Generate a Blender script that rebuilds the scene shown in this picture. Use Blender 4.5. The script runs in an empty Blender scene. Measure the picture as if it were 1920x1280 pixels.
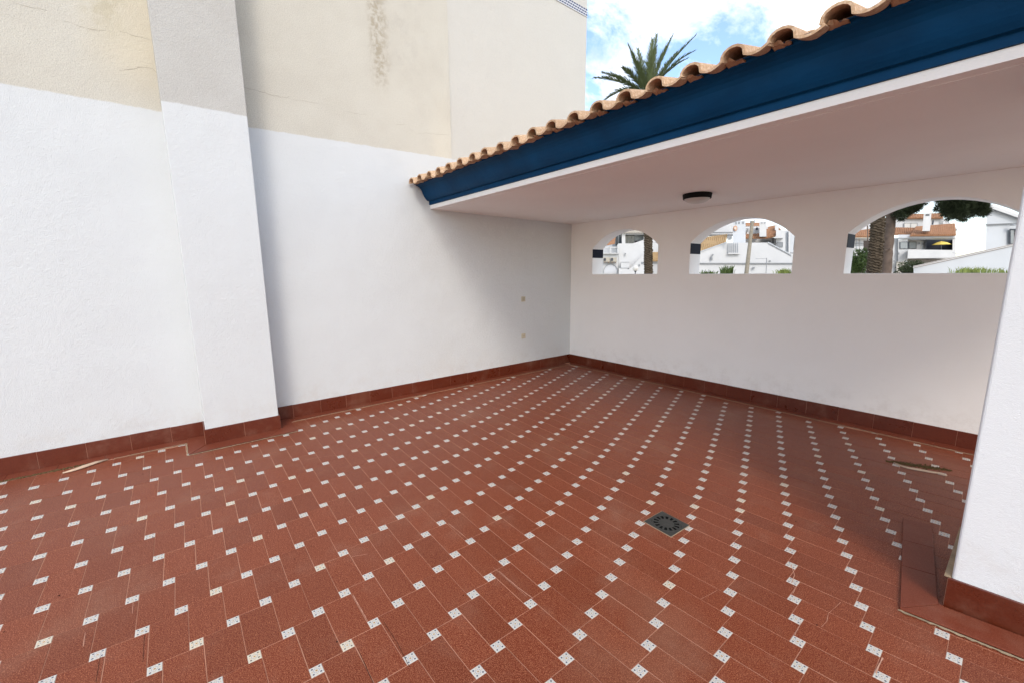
import bpy, bmesh, math, random
from mathutils import Vector, Matrix
random.seed(7)
S = bpy.context.scene
COL = S.collection

# ------------------------------------------------------------------ camera
RM = [[0.626824, 0.7791155, -0.0084068], [0.1221631, -0.1089289, -0.9865144], [-0.7695244, 0.6173439, -0.1634585]]   # rows: right, down, forward
FPX = 778.376                    # focal length in pixels of a 1920 wide picture
CAM = Vector([5.08289, -5.40998, 1.59856])
cd = bpy.data.cameras.new('Camera'); cam = bpy.data.objects.new('Camera', cd); COL.objects.link(cam)
cd.sensor_width = 36.0; cd.lens = FPX*36.0/1920.0; cd.clip_start = 0.05; cd.clip_end = 2000
rt, dn, fw = (Vector(r) for r in RM)
m = Matrix(((rt.x, -dn.x, -fw.x, CAM.x), (rt.y, -dn.y, -fw.y, CAM.y), (rt.z, -dn.z, -fw.z, CAM.z), (0, 0, 0, 1)))
cam.matrix_world = m
S.camera = cam

# ------------------------------------------------------------------ world, sun, exposure
SUN_TO = Vector((1.0, -0.70, 0.99)).normalized()
EL = math.asin(SUN_TO.z); AZ = math.atan2(SUN_TO.x, SUN_TO.y)
SKY_STRENGTH = 0.15
SUN_STRENGTH = 0.50
EXPOSURE = 1.54
W = bpy.data.worlds.new('World'); S.world = W; W.use_nodes = True
nt = W.node_tree; nt.nodes.clear()
def N(t, typ, **kw):
    n = t.nodes.new(typ)
    for k, v in kw.items(): setattr(n, k, v)
    return n
sky = N(nt, 'ShaderNodeTexSky'); sky.sky_type = 'NISHITA'; sky.sun_disc = False
sky.sun_elevation = EL; sky.sun_rotation = AZ; sky.altitude = 10; sky.air_density = 1.0; sky.dust_density = 1.2; sky.ozone_density = 1.2
tc = N(nt, 'ShaderNodeTexCoord'); sep = N(nt, 'ShaderNodeSeparateXYZ'); nt.links.new(tc.outputs['Generated'], sep.inputs[0])
def M(t, op, a, b=None, c=None, clamp=False):
    n = t.nodes.new('ShaderNodeMath'); n.operation = op; n.use_clamp = clamp
    for i, v in enumerate((a, b, c)):
        if v is None: continue
        if isinstance(v, (int, float)): n.inputs[i].default_value = v
        else: t.links.new(v, n.inputs[i])
    return n.outputs[0]
zc = M(nt, 'ADD', M(nt, 'MAXIMUM', sep.outputs[2], 0.0), 0.22)
cb = N(nt, 'ShaderNodeCombineXYZ'); nt.links.new(M(nt, 'DIVIDE', sep.outputs[0], zc), cb.inputs[0]); nt.links.new(M(nt, 'DIVIDE', sep.outputs[1], zc), cb.inputs[1])
mp = N(nt, 'ShaderNodeMapping'); mp.inputs['Location'].default_value = (3.7, 2.9, 0.4); mp.inputs['Rotation'].default_value = (0, 0, 0.9); mp.inputs['Scale'].default_value = (1.5, 0.9, 1)
nt.links.new(cb.outputs[0], mp.inputs[0])
cn = N(nt, 'ShaderNodeTexNoise'); cn.inputs['Scale'].default_value = 2.3; cn.inputs['Detail'].default_value = 9; cn.inputs['Roughness'].default_value = 0.62; cn.inputs['Distortion'].default_value = 0.35
nt.links.new(mp.outputs[0], cn.inputs['Vector'])
cr = N(nt, 'ShaderNodeValToRGB'); cr.color_ramp.elements[0].position = 0.41; cr.color_ramp.elements[1].position = 0.60
nt.links.new(cn.outputs[0], cr.inputs[0])
cshade = N(nt, 'ShaderNodeTexNoise'); cshade.inputs['Scale'].default_value = 3.5; cshade.inputs['Detail'].default_value = 5
nt.links.new(mp.outputs[0], cshade.inputs['Vector'])
cc = N(nt, 'ShaderNodeMixRGB'); cc.inputs[1].default_value = (2.1, 2.2, 2.45, 1); cc.inputs[2].default_value = (5.0, 4.97, 4.95, 1)
csr = N(nt, 'ShaderNodeValToRGB'); csr.color_ramp.elements[0].position = 0.36; csr.color_ramp.elements[1].position = 0.62; nt.links.new(cshade.outputs[0], csr.inputs[0]); nt.links.new(csr.outputs[0], cc.inputs[0])
up = M(nt, 'MULTIPLY', cr.outputs[0], M(nt, 'MULTIPLY', M(nt, 'ADD', sep.outputs[2], 0.01), 7.0, clamp=True))
mx = N(nt, 'ShaderNodeMixRGB'); nt.links.new(M(nt, 'MULTIPLY', up, 0.93), mx.inputs[0]); 
skd = N(nt, 'ShaderNodeMixRGB', blend_type='MULTIPLY'); skd.inputs[0].default_value = 1; skd.inputs[2].default_value = (.80, .80, .79, 1); nt.links.new(sky.outputs[0], skd.inputs[1])
nt.links.new(skd.outputs[0], mx.inputs[1]); nt.links.new(cc.outputs[0], mx.inputs[2])
bg = N(nt, 'ShaderNodeBackground'); bg.inputs[1].default_value = SKY_STRENGTH; nt.links.new(mx.outputs[0], bg.inputs[0])
wo = N(nt, 'ShaderNodeOutputWorld'); nt.links.new(bg.outputs[0], wo.inputs[0])
sl = bpy.data.lights.new('Sun', 'SUN'); sl.energy = SUN_STRENGTH; sl.angle = math.radians(16); sl.color = (1.0, 0.94, 0.85)
so = bpy.data.objects.new('Sun', sl); COL.objects.link(so); so.rotation_euler = (-SUN_TO).to_track_quat('-Z', 'Y').to_euler()
vs = S.view_settings; vs.view_transform = 'Standard'; vs.look = 'None'; vs.gamma = 1; vs.use_curve_mapping = False; vs.exposure = EXPOSURE
S.render.engine = 'CYCLES'
S.cycles.max_bounces = 10; S.cycles.diffuse_bounces = 7; S.cycles.glossy_bounces = 3; S.cycles.transmission_bounces = 2

# ------------------------------------------------------------------ measuring helpers
FH = Vector((fw.x, fw.y, 0)).normalized()       # level viewing direction
RH = Vector((FH.y, -FH.x, 0))                   # level, to the right
def ray(x, y): return rt*((x-960)/FPX) + dn*((y-640)/FPX) + fw
def onx(x, y, X=0.0): d = ray(x, y); return CAM + d*((X-CAM.x)/d.x)
def ony(x, y, Y=0.0): d = ray(x, y); return CAM + d*((Y-CAM.y)/d.y)
def onz(x, y, Z=0.0): d = ray(x, y); return CAM + d*((Z-CAM.z)/d.z)
def at(x, y, D): d = ray(x, y); return CAM + d*(D/d.dot(FH))

# ------------------------------------------------------------------ object helpers
def tag(o, label=None, cat=None, group=None, kind=None):
    if label: o['label'] = label
    if cat: o['category'] = cat
    if group: o['group'] = group
    if kind: o['kind'] = kind
    return o
def obj(name, me, mat=None, parent=None):
    if mat is not None and me is not None and not me.materials:
        for k in (mat if isinstance(mat, (list, tuple)) else [mat]): me.materials.append(k)
    o = bpy.data.objects.new(name, me); COL.objects.link(o)
    if parent is not None: o.parent = parent
    return o
def empty(name, loc=(0, 0, 0), rz=0.0):
    o = bpy.data.objects.new(name, None); COL.objects.link(o); o.location = loc; o.rotation_euler = (0, 0, rz); o.empty_display_size = .1
    return o
def place(o, parent, world=True):
    o.parent = parent
    if world:
        mb = Matrix.Translation(parent.location) @ parent.rotation_euler.to_matrix().to_4x4()
        o.matrix_parent_inverse = mb.inverted()
    return o
class MB:
    def __init__(s): s.v = []; s.f = []; s.mi = []; s.uv = {}; s.smooth = []
    def add(s, vs, fs, mi=0, sm=False):
        b = len(s.v); s.v += [tuple(v) for v in vs]
        for q in fs: s.f.append(tuple(b+i for i in q)); s.mi.append(mi); s.smooth.append(sm)
        return b
    def box(s, x0, x1, y0, y1, z0, z1, mi=0):
        s.add([(x0,y0,z0),(x1,y0,z0),(x1,y1,z0),(x0,y1,z0),(x0,y0,z1),(x1,y0,z1),(x1,y1,z1),(x0,y1,z1)],
              [(0,3,2,1),(4,5,6,7),(0,1,5,4),(1,2,6,5),(2,3,7,6),(3,0,4,7)], mi)
    def prism(s, pts, off, mi=0):
        n = len(pts); pts = [Vector(p) for p in pts]; off = Vector(off)
        s.add(pts+[p+off for p in pts], [tuple(range(n)), tuple(reversed(range(n, 2*n)))]+[(i, i+n, (i+1) % n+n, (i+1) % n) for i in range(n)], mi)
    def tube(s, pts, rad, seg=8, mi=0, cap=True, sm=True):
        pts = [Vector(p) for p in pts]; n = len(pts); vs = []
        for i, p in enumerate(pts):
            t = (pts[min(i+1, n-1)]-pts[max(i-1, 0)]).normalized()
            if i == 0:
                a = t.cross(Vector((0, 0, 1)))
                if a.length < .3: a = t.cross(Vector((1, 0, 0)))
            else: a = pa - t*pa.dot(t)
            a.normalize(); b = t.cross(a); pa = a
            r = rad[i] if isinstance(rad, (list, tuple)) else rad
            for k in range(seg):
                an = 2*math.pi*k/seg; vs.append(p+a*(r*math.cos(an))+b*(r*math.sin(an)))
        fs = [(i*seg+k, i*seg+(k+1) % seg, (i+1)*seg+(k+1) % seg, (i+1)*seg+k) for i in range(n-1) for k in range(seg)]
        s.add(vs, fs, mi, sm)
        if cap:
            s.add(vs[:seg], [tuple(range(seg))], mi); s.add(vs[-seg:], [tuple(range(seg))], mi)
    def mesh(s, name, fix=True):
        me = bpy.data.meshes.new(name); me.from_pydata(s.v, [], s.f); me.update()
        me.polygons.foreach_set('material_index', s.mi); me.polygons.foreach_set('use_smooth', s.smooth)
        if fix:
            bm = bmesh.new(); bm.from_mesh(me); bmesh.ops.recalc_face_normals(bm, faces=bm.faces); bm.to_mesh(me); bm.free()
        return me
    def build(s, name, mat, parent=None, fix=True): return obj(name, s.mesh(name, fix), mat, parent)
def bevel(o, w=0.004, seg=2):
    b = o.modifiers.new('bev', 'BEVEL'); b.width = w; b.segments = seg; b.limit_method = 'ANGLE'; b.angle_limit = math.radians(40); return o

# ------------------------------------------------------------------ materials
def mat(name):
    m = bpy.data.materials.new(name); m.use_nodes = True; t = m.node_tree; b = t.nodes['Principled BSDF']
    return m, t, b
def simple(name, col, rough=0.7, spec=0.4, metal=0.0, var=0.0, scale=20, bump=0.0, bscale=60):
    m, t, b = mat(name); b.inputs['Roughness'].default_value = rough; b.inputs['Metallic'].default_value = metal
    b.inputs['Specular IOR Level'].default_value = spec
    b.inputs['Base Color'].default_value = (*col, 1)
    tcn = t.nodes.new('ShaderNodeTexCoord')
    if var:
        n = N(t, 'ShaderNodeTexNoise'); n.inputs['Scale'].default_value = scale; n.inputs['Detail'].default_value = 5; t.links.new(tcn.outputs['Object'], n.inputs['Vector'])
        k = M(t, 'MULTIPLY_ADD', n.outputs[0], 2*var, 1-var)
        r = N(t, 'ShaderNodeMixRGB', blend_type='MULTIPLY'); r.inputs[0].default_value = 1; r.inputs[1].default_value = (*col, 1)
        c = N(t, 'ShaderNodeCombineXYZ')
        for i in range(3): t.links.new(k, c.inputs[i])
        t.links.new(c.outputs[0], r.inputs[2]); t.links.new(r.outputs[0], b.inputs['Base Color'])
    if bump:
        n2 = N(t, 'ShaderNodeTexNoise'); n2.inputs['Scale'].default_value = bscale; n2.inputs['Detail'].default_value = 4; t.links.new(tcn.outputs['Object'], n2.inputs['Vector'])
        bp = N(t, 'ShaderNodeBump'); bp.inputs['Strength'].default_value = bump; bp.inputs['Distance'].default_value = .01; t.links.new(n2.outputs[0], bp.inputs['Height']); t.links.new(bp.outputs[0], b.inputs['Normal'])
    return m
def mixc(t, fac, a, b, mode='MIX'):
    n = N(t, 'ShaderNodeMixRGB', blend_type=mode)
    for i, v in ((0, fac), (1, a), (2, b)):
        if isinstance(v, (int, float)): n.inputs[i].default_value = v
        elif isinstance(v, tuple): n.inputs[i].default_value = (*v, 1)
        else: t.links.new(v, n.inputs[i])
    return n.outputs[0]
def noise(t, vec, scale, detail=4, rough=.5, dist=0):
    n = N(t, 'ShaderNodeTexNoise'); n.inputs['Scale'].default_value = scale; n.inputs['Detail'].default_value = detail; n.inputs['Roughness'].default_value = rough; n.inputs['Distortion'].default_value = dist
    t.links.new(vec, n.inputs['Vector']); return n.outputs[0]
def ramp(t, v, a, b, clampv=True):   # smooth 0..1 between a and b
    n = N(t, 'ShaderNodeMapRange'); n.interpolation_type = 'SMOOTHSTEP'
    n.inputs[1].default_value = a; n.inputs[2].default_value = b; t.links.new(v, n.inputs[0]); return n.outputs[0]
def stucco(name, white=(0.632, 0.652, 0.658), beige=(0.585, 0.56, 0.49), paint_line=None, stains=False, grain=1.0, bumpv=0.5, bs=85):
    m, t, b = mat(name); b.inputs['Roughness'].default_value = .88; b.inputs['Specular IOR Level'].default_value = .2
    g = N(t, 'ShaderNodeNewGeometry'); pos = g.outputs['Position']
    sp = N(t, 'ShaderNodeSeparateXYZ'); t.links.new(pos, sp.inputs[0])
    big = noise(t, pos, 1.3, 5, .6); fine = noise(t, pos, 120, 3, .75); mid = noise(t, pos, 9, 4, .6)
    wc = mixc(t, M(t, 'MULTIPLY', ramp(t, big, .35, .75), .5), white, tuple(c*.94 for c in white))
    wc = mixc(t, M(t, 'MULTIPLY', ramp(t, mid, .60, .8), .35), wc, tuple(c*.93 for c in white))
    low = M(t, 'MULTIPLY', ramp(t, sp.outputs[2], .50, .14), ramp(t, noise(t, pos, 6, 6, .75), .42, .70))
    wc = mixc(t, M(t, 'MULTIPLY', low, .26), wc, (.50, .43, .37))
    scf = M(t, 'MULTIPLY', ramp(t, noise(t, pos, 28, 3, .8), .66, .74), ramp(t, noise(t, pos, 1.1, 3), .52, .66))
    wc = mixc(t, M(t, 'MULTIPLY', scf, .35), wc, (.50, .47, .44))
    col = wc
    if paint_line is not None or stains:
        bc = mixc(t, M(t, 'MULTIPLY', ramp(t, big, .35, .7), .8), beige, tuple(c*q for c, q in zip(beige, (.90, .885, .875))))
        bc = mixc(t, M(t, 'MULTIPLY', ramp(t, fine, .46, .70), .60*grain), bc, tuple(c*.66 for c in beige))
        bc = mixc(t, M(t, 'MULTIPLY', ramp(t, fine, .50, .30), .50*grain), bc, tuple(min(1, c*1.18) for c in beige))
        if stains:
            ys, zs = sp.outputs[1], sp.outputs[2]
            # damp run below the parapet outlet
            wob = M(t, 'MULTIPLY_ADD', noise(t, pos, 2.2, 4), .26, -.13)
            yy = M(t, 'ADD', ys, wob)
            st = M(t, 'MULTIPLY', M(t, 'MULTIPLY', ramp(t, M(t, 'ABSOLUTE', M(t, 'ADD', yy, 3.27)), .15, .03), ramp(t, zs, 3.62, 3.95)), ramp(t, noise(t, pos, 13, 6, .7), .40, .60))
            bc = mixc(t, M(t, 'MULTIPLY', st, .72), bc, (.33, .28, .20))
            st2 = M(t, 'MULTIPLY', ramp(t, M(t, 'ABSOLUTE', M(t, 'ADD', yy, 3.0)), .5, .05), M(t, 'MULTIPLY', ramp(t, zs, 3.6, 4.3), ramp(t, noise(t, pos, 5, 6, .7), .45, .7)))
            bc = mixc(t, M(t, 'MULTIPLY', st2, .35), bc, (.40, .37, .33))
            # ochre bloom near the pier
            oc = M(t, 'MULTIPLY', ramp(t, M(t, 'ABSOLUTE', M(t, 'ADD', yy, 5.42)), .45, .02), ramp(t, zs, 3.0, 3.5))
            bc = mixc(t, M(t, 'MULTIPLY', oc, .45), bc, (.66, .58, .42))
            oc3 = M(t, 'MULTIPLY', M(t, 'MULTIPLY', ramp(t, M(t, 'ABSOLUTE', M(t, 'ADD', yy, 5.62)), .17, .02), ramp(t, zs, 3.45, 3.75)), ramp(t, mid, .35, .6))
            bc = mixc(t, M(t, 'MULTIPLY', oc3, .5), bc, (.45, .40, .27))
            new_part = ramp(t, ys, -2.343, -2.337)
            bc = mixc(t, M(t, 'MULTIPLY', new_part, .75), bc, mixc(t, M(t, 'MULTIPLY', ramp(t, fine, .46, .70), .3), (.575, .565, .53), (.47, .46, .43)))
            oc2 = M(t, 'MULTIPLY', M(t, 'SUBTRACT', 1.0, new_part), M(t, 'MULTIPLY', ramp(t, M(t, 'ABSOLUTE', M(t, 'ADD', yy, 2.45)), .30, .02), ramp(t, zs, 4.2, 3.1)))
            bc = mixc(t, M(t, 'MULTIPLY', oc2, .38), bc, (.70, .645, .53))
            # faint settled dust low on the white paint
            gr = M(t, 'MULTIPLY', ramp(t, big, .5, .7), ramp(t, zs, .8, .15))
            wc = mixc(t, M(t, 'MULTIPLY', gr, .25), wc, (.66, .64, .60))
        if paint_line is not None:
            ln = M(t, 'ADD', sp.outputs[2], M(t, 'MULTIPLY_ADD', noise(t, pos, 9, 6, .65), .030, -.015))
            if stains:  # the line climbs towards the canopy
                ln = M(t, 'SUBTRACT', ln, M(t, 'MULTIPLY', M(t, 'MAXIMUM', M(t, 'ADD', sp.outputs[1], 4.7), 0.0), .025))
            k = ramp(t, ln, paint_line-.008, paint_line+.008)
            col = mixc(t, k, wc, bc)
        else: col = bc
    t.links.new(col, b.inputs['Base Color'])
    h = M(t, 'ADD', M(t, 'ADD', noise(t, pos, bs*1.6, 3, .7), M(t, 'MULTIPLY', noise(t, pos, bs*.4, 2, .5), .6)), M(t, 'MULTIPLY', noise(t, pos, 2.2, 3), 3.0))
    bp = N(t, 'ShaderNodeBump'); bp.inputs['Strength'].default_value = bumpv; bp.inputs['Distance'].default_value = .012
    t.links.new(h, bp.inputs['Height']); t.links.new(bp.outputs[0], b.inputs['Normal'])
    return m
M_wall = stucco('old_render_half_painted', paint_line=3.045, stains=True)
M_pier = stucco('pier_render', beige=(.515, .505, .475), paint_line=3.052)
M_pillar = stucco('white_roughcast', white=(.72, .735, .745), bumpv=.32, bs=170)
M_room = stucco('white_emulsion', white=(.90, .882, .855), bumpv=.12, bs=60)
M_crack = simple('crack_shade_dirt', (.36, .32, .26), .95, .1)  # shade inside the cracks put into the ribbon colour, along with dirt

def tile_mat(name, base, light, grain=420, rough=.42, amt=.55, spec=.5):
    m, t, b = mat(name)
    g = N(t, 'ShaderNodeNewGeometry'); oi = N(t, 'ShaderNodeObjectInfo'); pos = g.outputs['Position']
    f1 = noise(t, pos, grain, 2, .7); f2 = noise(t, pos, grain*.35, 3, .6); big = noise(t, pos, .9, 5, .65); dirt = noise(t, pos, 3.5, 6, .7)
    c = mixc(t, M(t, 'MULTIPLY', ramp(t, f1, .50, .62), amt), base, light)
    c = mixc(t, M(t, 'MULTIPLY', ramp(t, f2, .52, .75), amt*.5), c, light)
    c = mixc(t, M(t, 'MULTIPLY', ramp(t, f1, .45, .28), .5), c, tuple(v*.55 for v in base))
    hsv = N(t, 'ShaderNodeHueSaturation'); t.links.new(c, hsv.inputs['Color']); t.links.new(M(t, 'MULTIPLY_ADD', oi.outputs['Random'], .17, .915), hsv.inputs['Value'])
    c2 = mixc(t, M(t, 'MULTIPLY', ramp(t, dirt, .5, .78), .22), hsv.outputs[0], (.34, .20, .14))
    c2 = mixc(t, M(t, 'MULTIPLY', ramp(t, big, .52, .72), .22), c2, (.30, .17, .11))
    t.links.new(c2, b.inputs['Base Color'])
    t.links.new(M(t, 'ADD', M(t, 'MULTIPLY_ADD', dirt, .22, rough-.11), M(t, 'MULTIPLY', oi.outputs['Random'], .06)), b.inputs['Roughness'])
    b.inputs['Specular IOR Level'].default_value = spec
    bp = N(t, 'ShaderNodeBump'); bp.inputs['Strength'].default_value = .22; bp.inputs['Distance'].default_value = .002
    t.links.new(M(t, 'ADD', f1, f2), bp.inputs['Height']); t.links.new(bp.outputs[0], b.inputs['Normal'])
    return m
M_tile = tile_mat('red_floor_tile', (.146, .0245, .0076), (.43, .165, .087), rough=.36, spec=.20, grain=250, amt=.75)
M_border = tile_mat('border_tile', (.150, .029, .012), (.33, .12, .07), amt=.4, spec=.25)
M_skirt = tile_mat('glazed_skirting', (.105, .0175, .006), (.15, .030, .012), rough=.28, amt=.15, grain=120)
M_grout = simple('pinkish_grout', (.42, .22, .145), .9, .2, var=.62, scale=5, bump=.3)
M_seal = simple('yellowed_sealant', (.34, .26, .17), .8, .2, var=.45, scale=14, bump=.6, bscale=90)
def inset_mat(name, base, ink, gold):
    m, t, b = mat(name); uv = N(t, 'ShaderNodeUVMap'); sp = N(t, 'ShaderNodeSeparateXYZ'); t.links.new(uv.outputs[0], sp.inputs[0])
    x = M(t, 'SUBTRACT', sp.outputs[0], .5); y = M(t, 'SUBTRACT', sp.outputs[1], .5)
    ax = M(t, 'ABSOLUTE', x); ay = M(t, 'ABSOLUTE', y)
    def ln(px, py): return M(t, 'SQRT', M(t, 'ADD', M(t, 'POWER', M(t, 'ABSOLUTE', M(t, 'SUBTRACT', px, 0.0)), 2.0), M(t, 'POWER', M(t, 'ABSOLUTE', py), 2.0)))
    r = ln(x, y)
    dots = ln(M(t, 'SUBTRACT', ax, .31), M(t, 'SUBTRACT', ay, .31))
    oi = N(t, 'ShaderNodeObjectInfo')
    g = N(t, 'ShaderNodeNewGeometry')
    col = mixc(t, M(t, 'MULTIPLY', ramp(t, noise(t, g.outputs['Position'], 60, 4), .45, .8), .3), base, tuple(v*.8 for v in base))
    pet = M(t, 'MULTIPLY', ramp(t, M(t, 'ABSOLUTE', M(t, 'SUBTRACT', r, .235)), .045, .02), ramp(t, M(t, 'ABSOLUTE', M(t, 'SINE', M(t, 'MULTIPLY', M(t, 'ARCTAN2', y, x), 4.0))), .35, .7))
    col = mixc(t, M(t, 'MULTIPLY', pet, .75), col, (.16, .19, .27))
    side = M(t, 'MULTIPLY', ramp(t, M(t, 'ABSOLUTE', M(t, 'SUBTRACT', M(t, 'MAXIMUM', ax, ay), .36)), .05, .02), ramp(t, M(t, 'MINIMUM', ax, ay), .12, .06))
    col = mixc(t, M(t, 'MULTIPLY', side, .6), col, gold)
    col = mixc(t, ramp(t, dots, .10, .07), col, ink)
    col = mixc(t, M(t, 'MULTIPLY', ramp(t, r, .12, .085), M(t, 'MULTIPLY_ADD', oi.outputs['Random'], .7, .3)), col, gold)
    col = mixc(t, ramp(t, r, .05, .03), col, ink)
    t.links.new(col, b.inputs['Base Color']); b.inputs['Roughness'].default_value = .32
    return m
M_inset = inset_mat('patterned_inset', (.56, .535, .485), (.05, .06, .10), (.50, .28, .07))
M_inset2 = inset_mat('patterned_inset_stained', (.60, .54, .43), (.12, .10, .08), (.55, .27, .05))
M_blue = simple('navy_blue_paint', (.0010, .044, .120), .58, .12, var=.55, scale=3.5, bump=.4, bscale=18)
M_navy = simple('navy_tile', (.008, .009, .020), .6, .12)
M_rtile = tile_mat('roof_clay', (.50, .33, .20), (.68, .52, .37), grain=60, rough=.85, amt=.6, spec=.2)
M_mortar = simple('roof_mortar', (.42, .25, .15), .95, .1, var=.35, scale=30, bump=.8, bscale=60)
M_black = simple('black_plastic', (.008, .008, .008), .6, .1)
M_opal = simple('frosted_glass', (.55, .53, .50), .35, .5)
M_plastic = simple('cream_plastic', (.52, .46, .34), .35, .5)
M_iron = simple('cast_iron', (.05, .05, .044), .55, .5, metal=.3, var=.3, scale=40, bump=.3)
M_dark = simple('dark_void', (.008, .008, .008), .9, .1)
M_white = simple('house_white', (.56, .56, .555), .85, .2, var=.09, scale=.9, bump=.2, bscale=8)
M_white2 = simple('house_white_soft', (.51, .53, .55), .85, .2, var=.08, scale=.7)
M_grey = simple('pale_grey', (.25, .26, .27), .7, .3, var=.15, scale=2)
M_glass = simple('window_glass', (.07, .08, .085), .12, .6)
M_curtain = simple('net_curtain', (.28, .30, .30), .8, .2, var=.2, scale=6)
M_frame = simple('dark_window_frame', (.04, .045, .06), .5, .4)
M_clay = simple('distant_clay', (.34, .18, .10), .9, .1, var=.4, scale=2.2)
M_clay2 = simple('distant_ochre_clay', (.42, .28, .14), .9, .1, var=.4, scale=2.2)
M_wood = simple('weathered_wood', (.30, .265, .21), .9, .1, var=.3, scale=6, bump=.4)
M_bark = simple('pine_bark', (.135, .10, .08), .95, .1, var=.55, scale=5, bump=1.0, bscale=10)
M_palmbark = simple('palm_bark', (.085, .065, .045), .95, .1, var=.55, scale=7, bump=.8, bscale=16)
M_leaf = simple('shrub_leaf', (.075, .115, .03), .6, .3, var=.4, scale=3)
M_leafy = simple('yellow_green_leaf', (.22, .27, .07), .6, .3, var=.4, scale=3)
M_pine = simple('pine_needles', (.030, .040, .018), .7, .2, var=.5, scale=2)
M_palm = simple('palm_leaf', (.085, .11, .042), .6, .3, var=.35, scale=4)
M_yellow = simple('yellow_canvas', (.74, .56, .13), .8, .2)
M_ground = simple('ground_dust', (.40, .37, .33), .95, .1, var=.2, scale=.4)
M_moss = simple('dry_moss', (.105, .075, .035), .95, .1, var=.6, scale=80)
M_peel = simple('peeled_strip', (.52, .38, .27), .7, .3, var=.2, scale=30)

# ================================================================== SETTING: ground
g = MB(); g.add([(-400, -400, -.25), (400, -400, -.25), (400, 400, -.25), (-400, 400, -.25)], [(0, 1, 2, 3)])
tag(g.build('ground', M_ground), 'pale dusty ground around the terrace and the houses', None, kind='structure')

# ---- terrace floor
BW = .155                      # width of the border strip
fl = MB(); fl.box(-.05, 8.5, -9.5, .05, -.22, -.0013)
floor = fl.build('floor', M_grout); tag(floor, 'terrace floor of red rectangular tiles with small patterned inset squares', kind='structure')
WARP = [[3.544752, -4.540603], [1.369326, 0.253341], [-0.024238, 0.043869], [0.00911, 0.014146], [0.429192, -1.337015], [-0.010929, 0.05896], [0.016435, 0.006758], [-0.03062, -0.002625], [0.005185, 0.015536], [-0.000492, -0.010041]]
def P0(i, j):
    u, v = i/10., j/5.; n = 0; x = y = 0.
    for a in range(4):
        for b in range(4-a):
            k = u**a*v**b; x += WARP[n][0]*k; y += WARP[n][1]*k; n += 1
    return Vector((x, y))
def P(i, j):                   # surveyed joint grid, carried on straight outside the surveyed range
    ci = min(max(i, -30.), 9.); cj = min(max(j, -12.), 7.)
    if ci == i and cj == j: return P0(i, j)
    e = .01; b = P0(ci, cj)
    return b + (P0(ci+e, cj)-P0(ci-e, cj))*((i-ci)/(2*e)) + (P0(ci, cj+e)-P0(ci, cj-e))*((j-cj)/(2*e))
sW, wW, lW = .335, .943, 1.907     # inset, tile width and tile length in grid units
det = sW*sW + wW*lW
def G(x, y):                   # ideal pattern coordinates to the surveyed floor
    return P((x*sW - y*lW)/det, (x*wW + y*sW)/det)
PILLAR_ROT = math.radians(5.5)
def inside(p):
    x, y = p
    if x < BW or y > -BW: return False
    if x < .50 and -5.48 < y < -4.575: return False
    return True
def clip(poly):                # trims a tile to the field: keeps x>=BW, y<=-BW
    def cut(pl, f):
        out = []
        for a, b in zip(pl, pl[1:]+pl[:1]):
            fa, fb = f(a), f(b)
            if fa >= 0: out.append(a)
            if (fa >= 0) != (fb >= 0): out.append(a + (b-a)*(fa/(fa-fb)))
        return out
    pl = cut(poly, lambda p: p.x-(BW+.008))
    if len(pl) > 2: pl = cut(pl, lambda p: -(BW+.008)-p.y)
    return pl
def area(pl): return .5*abs(sum(a.x*b.y-b.x*a.y for a, b in zip(pl, pl[1:]+pl[:1])))
def shrink(pl, d):
    c = sum(pl, Vector((0, 0)))/len(pl); out = []
    n = len(pl)
    sgn = 1 if sum(a.x*b.y-b.x*a.y for a, b in zip(pl, pl[1:]+pl[:1])) > 0 else -1
    for i in range(n):
        a, b, cc_ = pl[i-1], pl[i], pl[(i+1) % n]
        d1 = (b-a); d2 = (cc_-b)
        if d1.length < 1e-5 or d2.length < 1e-5: out.append(b.copy()); continue
        d1.normalize(); d2.normalize()
        n1 = Vector((-d1.y, d1.x))*sgn; n2 = Vector((-d2.y, d2.x))*sgn
        k = n1+n2; q = max(k.length_squared, .3)
        out.append(b+k*(2*d/q))
    return out
def size_px(c):
    d = Vector((c.x, c.y, 0))-CAM; z = d.dot(fw)
    if z < .15: return None
    return (960+FPX*d.dot(rt)/z, 640+FPX*d.dot(dn)/z, z)
DRAIN = [Vector(p) for p in ((3.690, -3.212), (3.722, -2.996), (3.875, -3.022), (3.880, -3.222))]
DC = sum(DRAIN, Vector((0, 0)))/4
tiles = []; insets = []
for i in range(-60, 40):
    for j in range(-30, 34):
        X0, Y0 = i*sW + j*lW, -i*wW + j*sW
        h = sW/2
        cen = G(X0, Y0)
        if not (-.6 < cen.x < 8.3 and -9.2 < cen.y < .5): continue
        ins = [G(X0+a*h, Y0+b*h) for a, b in ((-1, -1), (1, -1), (1, 1), (-1, 1))]
        # tile to the right of this inset: x from h to h+l, top at y=+h
        nx = 3
        tl = [G(X0+h+lW*k/nx, Y0+h-wW) for k in range(nx+1)] + [G(X0+h+lW*(nx-k)/nx, Y0+h) for k in range(nx+1)]
        for kind, pl in (('i', ins), ('t', tl)):
            if kind == 't': pl = [pl[0], pl[nx], pl[nx+1], pl[-1]]
            full = area(pl)
            q = clip(pl)
            if len(q) < 3 or area(q) < .12*full: continue
            c = sum(q, Vector((0, 0)))/len(q)
            if all(p.x < .49 and -5.47 < p.y < -4.585 for p in q): continue
            if all(p.x < .30 and -5.34 < p.y < -4.71 for p in q): continue
            if kind == 'i' and (c-DC).length < .06: continue
            s = size_px(c)
            vis = s is not None and -60 < s[0] < 1980 and 0 < s[1] < 1350 and not (c.x > 5.2 and c.y > -2.6)
            (insets if kind == 'i' else tiles).append((q, area(q), s[2] if vis else 99, kind == 'i' and len(q) == 4, c))
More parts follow.
